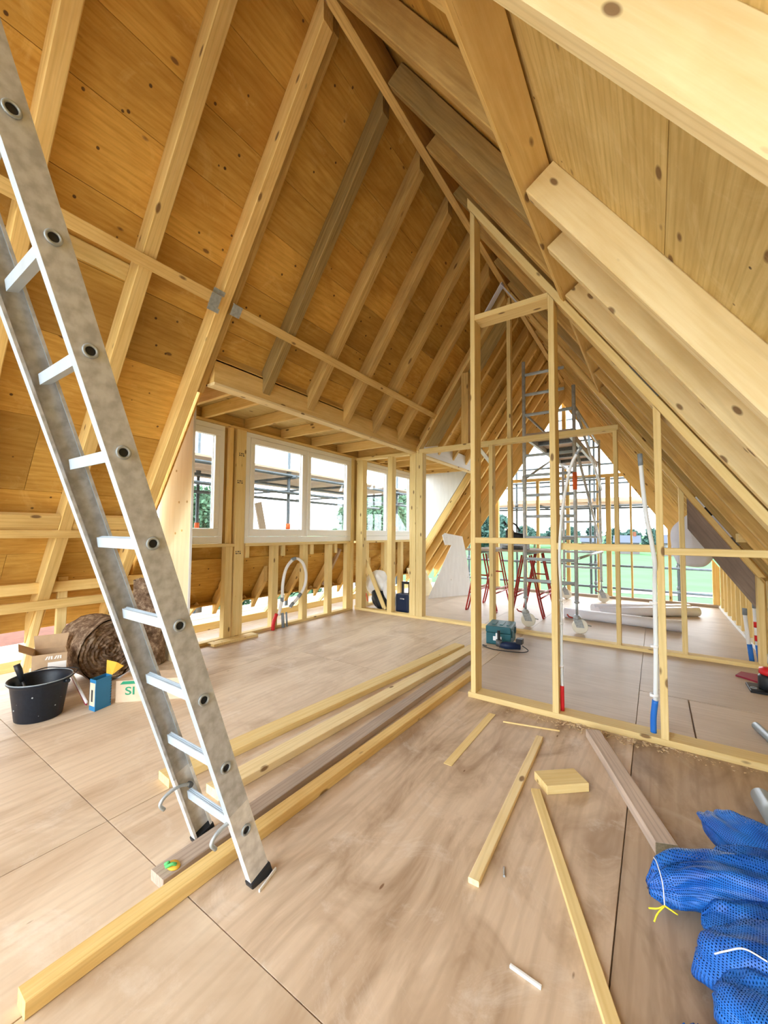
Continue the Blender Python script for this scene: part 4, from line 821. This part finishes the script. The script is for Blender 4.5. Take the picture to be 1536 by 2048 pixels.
# leaning white panels by the far cheek
pn = [(-3.80,7.19,.003),(-3.682,8.047,1.064),(-3.761,7.886,1.065),(-3.821,7.886,1.28),(-3.797,7.961,1.324)]
n_ = V((.898,-.44,.25)); 
def onp(x, y): A = V((-3.82,7.16,0)); return V((x, y, -(n_.x*(x-A.x)+n_.y*(y-A.y))/n_.z))
A_p = V((-3.82,7.16,0))
tag(prism('white_panel', None, [V((-3.80,7.19,.003)),V((-3.682,8.047,1.064)),V((-3.761,7.886,1.065)),V((-3.821,7.886,1.28)),V((-3.797,7.961,1.324)),V((-3.569,8.383,1.249)),V((-3.466,8.362,.841)),V((-3.29,8.235,.003))], n_.normalized()*-.012, 'white_board', gdir=(0,.2,1)), 'white painted panel with cut corner leaning by the far cheek', 'panel')
tag(prism('board_offcut', None, [(-4.20,7.0,.60),(-4.20,7.75,.60),(-3.95,7.75,.02),(-3.95,7.0,.02)], (.012,0,.006), 'ply_pale'), 'pale board offcut leaning behind the white panel', 'board')
bx('beam_facing', dc, (-3.099,5.60,2.60), (-3.085,8.0,2.86), 'white_board', 1)
# foil membrane bulging from the right slope and strip in the rafter bay
fb = tag(emp('foil_membrane', (.45,6.5,1.2)), 'lavender white foil membrane bulging below the right slope', 'membrane')
def cushion(name, par, pts, depth, mat, k=10):
    c = sum((V(p) for p in pts), V((0,0,0)))/len(pts); P_ = spline([*pts, pts[0]], 6)[:-1]; n = len(P_); vs, fs = [], []
    for s in (-1,1):
        for i in range(k+1):
            f = i/k
            for p in P_: q = c.lerp(p, f); vs.append(q+V((0,s*depth*math.sqrt(max(0,1-f*f)),0)))
    m = (k+1)*n
    for si in (0,1):
        for i in range(k):
            for j in range(n):
                q = (si*m+i*n+j, si*m+(i+1)*n+j, si*m+(i+1)*n+(j+1) % n, si*m+i*n+(j+1) % n); fs.append(q if si else tuple(reversed(q)))
    return put(name, mesh(name, [v-c for v in vs], fs), mat, par, M.Translation(c), smooth=True)
cushion('bulge', fb, [(.36,6.45,1.60),(.185,6.45,1.42),(.17,6.45,1.20),(.22,6.45,.98),(.32,6.45,.93),(.50,6.45,.93),(.60,6.45,1.05),(.63,6.45,1.20),(.50,6.45,1.42)], .10, 'foil')
cushion('hanging_fold', fb, [(.40,6.50,1.62),(.40,6.50,1.40),(.52,6.50,1.2),(.66,6.50,1.16),(.60,6.5,1.34)], .06, 'foil')
ins = tag(emp('insulation_strip', RP(.5,5.15,.05)), 'white foil strip tucked into the rafter bay above the grey board', 'insulation')
beam('strip', ins, RP(.36,5.75,.06), RP(.66,5.75,.06), .22, .05, VY, 'foil'); beam('dark_end', ins, RP(.664,5.75,.06), RP(.72,5.75,.06), .22, .05, VY, 'black'); beam('dark_flap', ins, RP(.44,5.645,.035), RP(.50,5.645,.035), .008, .05, VY, 'black')
bx('cross_nogging', rr, (.63,4.86,1.265), (.98,5.0,1.345), 'stud', 0)
prism('bitumen_patch', rr, [RP(-.20,3.545,.02),RP(-.02,3.545,.02),RP(-.02,3.545,.14),RP(-.20,3.545,.14)], (0,-.003,0), 'grey_tape')
# ================================================================== outside
fd = tag(put('field', mesh('field', [(-900,-400,-3),(900,-400,-3),(900,1500,-3),(-900,1500,-3)], [(0,1,2,3)]), 'field'), 'bright green meadow stretching to the far trees', 'field', 'structure')
tag(put('ground', mesh('ground', [(-26,-30,-2.985),(24,-30,-2.985),(24,27,-2.985),(-26,27,-2.985)], [(0,1,2,3)]), 'yard'), 'pale sandy yard around the house', 'yard', 'structure')  # added so the light bounced indoors is warm, not green
tag(put('path', mesh('path', [(-3,34,-2.98),(40,44,-2.98),(40,50,-2.98),(-2,37,-2.98)], [(0,1,2,3)]), 'housewall'), 'pale farm track crossing the meadow', 'path', 'structure')
def leafmesh(cl, n, sz, seed):
    rn = random.Random(seed); vs, fs = [], []
    for c, r in cl:
        for _ in range(n):
            d = V((rn.gauss(0,1),rn.gauss(0,1),rn.gauss(0,1))).normalized()*rn.uniform(.55,1.05); p = V(c)+V((d.x*r[0],d.y*r[1],d.z*r[2]))
            a = V((rn.gauss(0,1),rn.gauss(0,1),rn.gauss(0,1))).normalized(); b = a.orthogonal().normalized(); s = sz*rn.uniform(.6,1.4); k = len(vs)
            vs += [p-a*s, p+b*s*.5, p+a*s, p-b*s*.5]; fs.append((k,k+1,k+2,k+3))
    return mesh('crown', vs, fs)
def tree(x, y, zt, rad, lab, n=700, sz=.16, g=None, mat='leaf', seed=1):
    t = tag(emp('tree', (x,y,-3)), lab, 'tree', group=g); rn = random.Random(seed); H_ = zt+3
    tube('trunk', t, [(x,y,-3),(x+.05*rad,y,-3+H_*.4),(x,y,-3+H_*.8)], .1, 'bark', 8, rs=[.09*rad,.07*rad,.02*rad])
    cl = [((rn.uniform(-.5,.5)*rad, rn.uniform(-.5,.5)*rad, H_*rn.uniform(.35,.8)), (rad*rn.uniform(.4,.6),)*2+(H_*rn.uniform(.13,.2),)) for _ in range(7)]+[((0,0,H_*.85),(rad*.4,rad*.4,H_*.15))]
    put('crown', leafmesh(cl, n, sz, seed), mat, t, M.Translation((x,y,-3)))
tree(-14,8.4,3.0,1.9,'leafy tree outside the narrow window', 2200, .10, seed=2)
tree(-15.5,21.8,4.4,2.3,'large leafy tree outside the window behind the studs', 2200, .12, seed=3); tree(-15,27.0,5.2,2.5,'tall tree beside the large one outside the window behind the studs', 2000, .13, seed=4)
tree(-40,29,1.6,4,'rounded tree low in the left pane of the double window', 600, .4, seed=5); tree(-46,41,1.3,4,'broad tree low in the middle of the double window', 600, .45, seed=6); tree(-42,51,2.2,4,'rounded tree low in the right pane of the double window', 600, .45, seed=7)
tree(-9,6.9,-.7,1.2,'dark green bush below the dormer eave', 700, .12, seed=8); tree(-10,10,-.6,1.6,'pale green bush below the hose loop', 700, .13, seed=9)
rn = random.Random(5)
ORD = 'first second third fourth fifth sixth seventh eighth ninth tenth eleventh twelfth thirteenth fourteenth fifteenth sixteenth'.split()
for i in range(16):
    x = -62+i*5.2+rn.uniform(-1.2,1.2); tree(x, 128+rn.uniform(-2,2)+9*(i % 2), rn.uniform(1.8,4.4), rn.uniform(2.5,3.4), ORD[i]+' tree from the left in the far tree line across the meadow', 320, .7, 'far tree line', 'leaf_far', 30+i)
tree(-22,62,5.2,4.2,'taller tree left of the far tree line behind the saw', 700, .5, mat='leaf_far', seed=77)
def house(x, y, w, d, hw, hr, lab, wallm='housewall'):
    t = tag(emp('house', (x,y,-3)), lab, 'house'); z0 = -3
    bx('wall', t, (x-w/2,y-d/2,z0), (x+w/2,y+d/2,z0+hw), wallm)
    p = [(x-w/2-.3,y-d/2-.4,z0+hw),(x-w/2-.3,y+d/2+.4,z0+hw),(x-w/2-.3,y,z0+hw+hr)]; prism('roof', t, p, (w+.6,0,0), 'houseroof')
    for k in range(3): boxes('window', t, [((x-w/2+w*(k+.35)/3.2,y-d/2-.06,z0+1),(x-w/2+w*(k+.8)/3.2,y-d/2-.01,z0+2.2))], 'steel_dark')
    boxes('chimney', t, [((x+w*.25,y-.3,z0+hw+hr*.6),(x+w*.25+.6,y+.3,z0+hw+hr+.8))], 'tile_orange')
house(-5.2,104,4.6,4,2.5,1.6,'long pale farmhouse with slate roof in front of the far trees'); house(1.9,100,2.8,3.4,2.6,1.7,'small gabled house right of the long farmhouse'); house(-13,110,4,4,2.4,1.5,'low house behind the scaffold tower')
# scaffold outside the dormer
def scaffold(name, lab): return tag(emp(name), lab, 'scaffolding')
s1 = scaffold('window_scaffold', 'tube scaffold with timber deck outside the dormer windows')
for x in (-5.45,-6.75):
    for y in (4.0,4.95,6.55,8.6) if x < -6 else (.6,2.9,4.95,6.55,8.6):
        u_ = tube('standard', s1, [(x,y,-3),(x,y,3.4)], .028, 'tube_out', 10)
        for z in (1.42,2.38): tube('coupler', u_, [(x,y,z-.05),(x,y,z+.05)], .042, 'orange' if z < 2 else 'steel_dark', 10)
for x in (-5.41,-6.71):
    for z in (2.33,2.02): tube('ledger', s1, [(x,-1,z),(x,9.6,z)], .028, 'tube_out', 10)
for y in (.65,2.95,5.0,6.6,8.65): tube('transom', s1, [(-5.3,y,2.30),(-7.7,y,2.30)], .028, 'tube_out', 10); tube('transom', s1, [(-5.3,y,2.07),(-7.0,y,2.07)], .020, 'steel_dark', 10)
for i in range(9): bx('deck_plank', s1, (-5.62-.245*i,-1,2.40+.002*(i % 2)), (-5.39-.245*i,9.6,2.44+.002*(i % 2)), 'deck', 1)
for x0 in (-5.45,): 
    for i in range(3): bx('low_deck_plank', s1, (-5.75-.245*i,-1,-.06), (-5.52-.245*i,9.6,-.02), 'deck', 1)
tag(beam('scaffold_board', None, (-6.55,5.62,-.018), (-6.55,5.15,1.90), .16, .04, VY, 'weathered'), 'grey board leaning outside the double window', 'board')
tag(tube('tarpaulin_roll', None, [(-5.72,2.3,.08),(-5.72,3.25,.08)], .098, 'tarp', 16), 'dark blue tarpaulin roll outside under the narrow window', 'tarpaulin')
sh = tag(emp('shed', (-8,1.5,-3)), 'orange tiled lean-to roof outside the left eave', 'shed')
bx('wall', sh, (-9.4,-2.5,-3), (-6.3,3.4,-.52), 'housewall'); 
for i in range(8): prism('tile_course', sh, [(-6.15-.42*i,-2.7,-.46+.02*i),(-6.15-.42*i,3.6,-.46+.02*i),(-6.60-.42*i,3.6,-.38+.02*i),(-6.60-.42*i,-2.7,-.38+.02*i)], (0,0,.03), 'tile_orange', gdir=VY)
# scaffold outside the far gable
s2 = scaffold('gable_scaffold', 'tube scaffold with decks outside the open far gable')
for y in (10.45,11.3):
    for x in (-4.6,-2.95,-1.25,.42): 
        u_ = tube('standard', s2, [(x,y,-3),(x,y,5.2)], .028, 'tube_out', 10)
        for z in (.12,.62,2.05,3.85): tube('coupler', u_, [(x,y-.02,z-.04),(x,y-.02,z+.04)], .042, 'steel_dark', 10)
for z in (.12,.62,1.98,2.60,2.95,3.75,4.35): tube('ledger', s2, [(-5.2,10.41,z),(1.6,10.41,z)], .026, 'tube_out', 10)
for z in (1.98,2.60,3.75,4.35): tube('ledger', s2, [(-5.2,11.34,z),(1.6,11.34,z)], .026, 'tube_out', 10)
for z in (2.05,3.82):
    for i in range(4): bx('deck_plank', s2, (-5.2,10.47+.21*i,z), (1.6,10.66+.21*i,z+.04), 'deck', 0)
    bx('toe_board', s2, (-5.2,11.30,z+.042), (1.6,11.33,z+.19), 'deck', 0)
    for x in (-4.1,-2.4,-.7): tube('transom', s2, [(x,10.3,z-.03),(x,11.5,z-.03)], .026, 'tube_out', 10)
tube('diagonal', s2, [(-4.6,11.36,2.1),(-2.95,11.36,3.8)], .026, 'tube_out', 10); tube('diagonal', s2, [(-1.25,11.36,3.8),(.42,11.36,2.1)], .026, 'tube_out', 10)
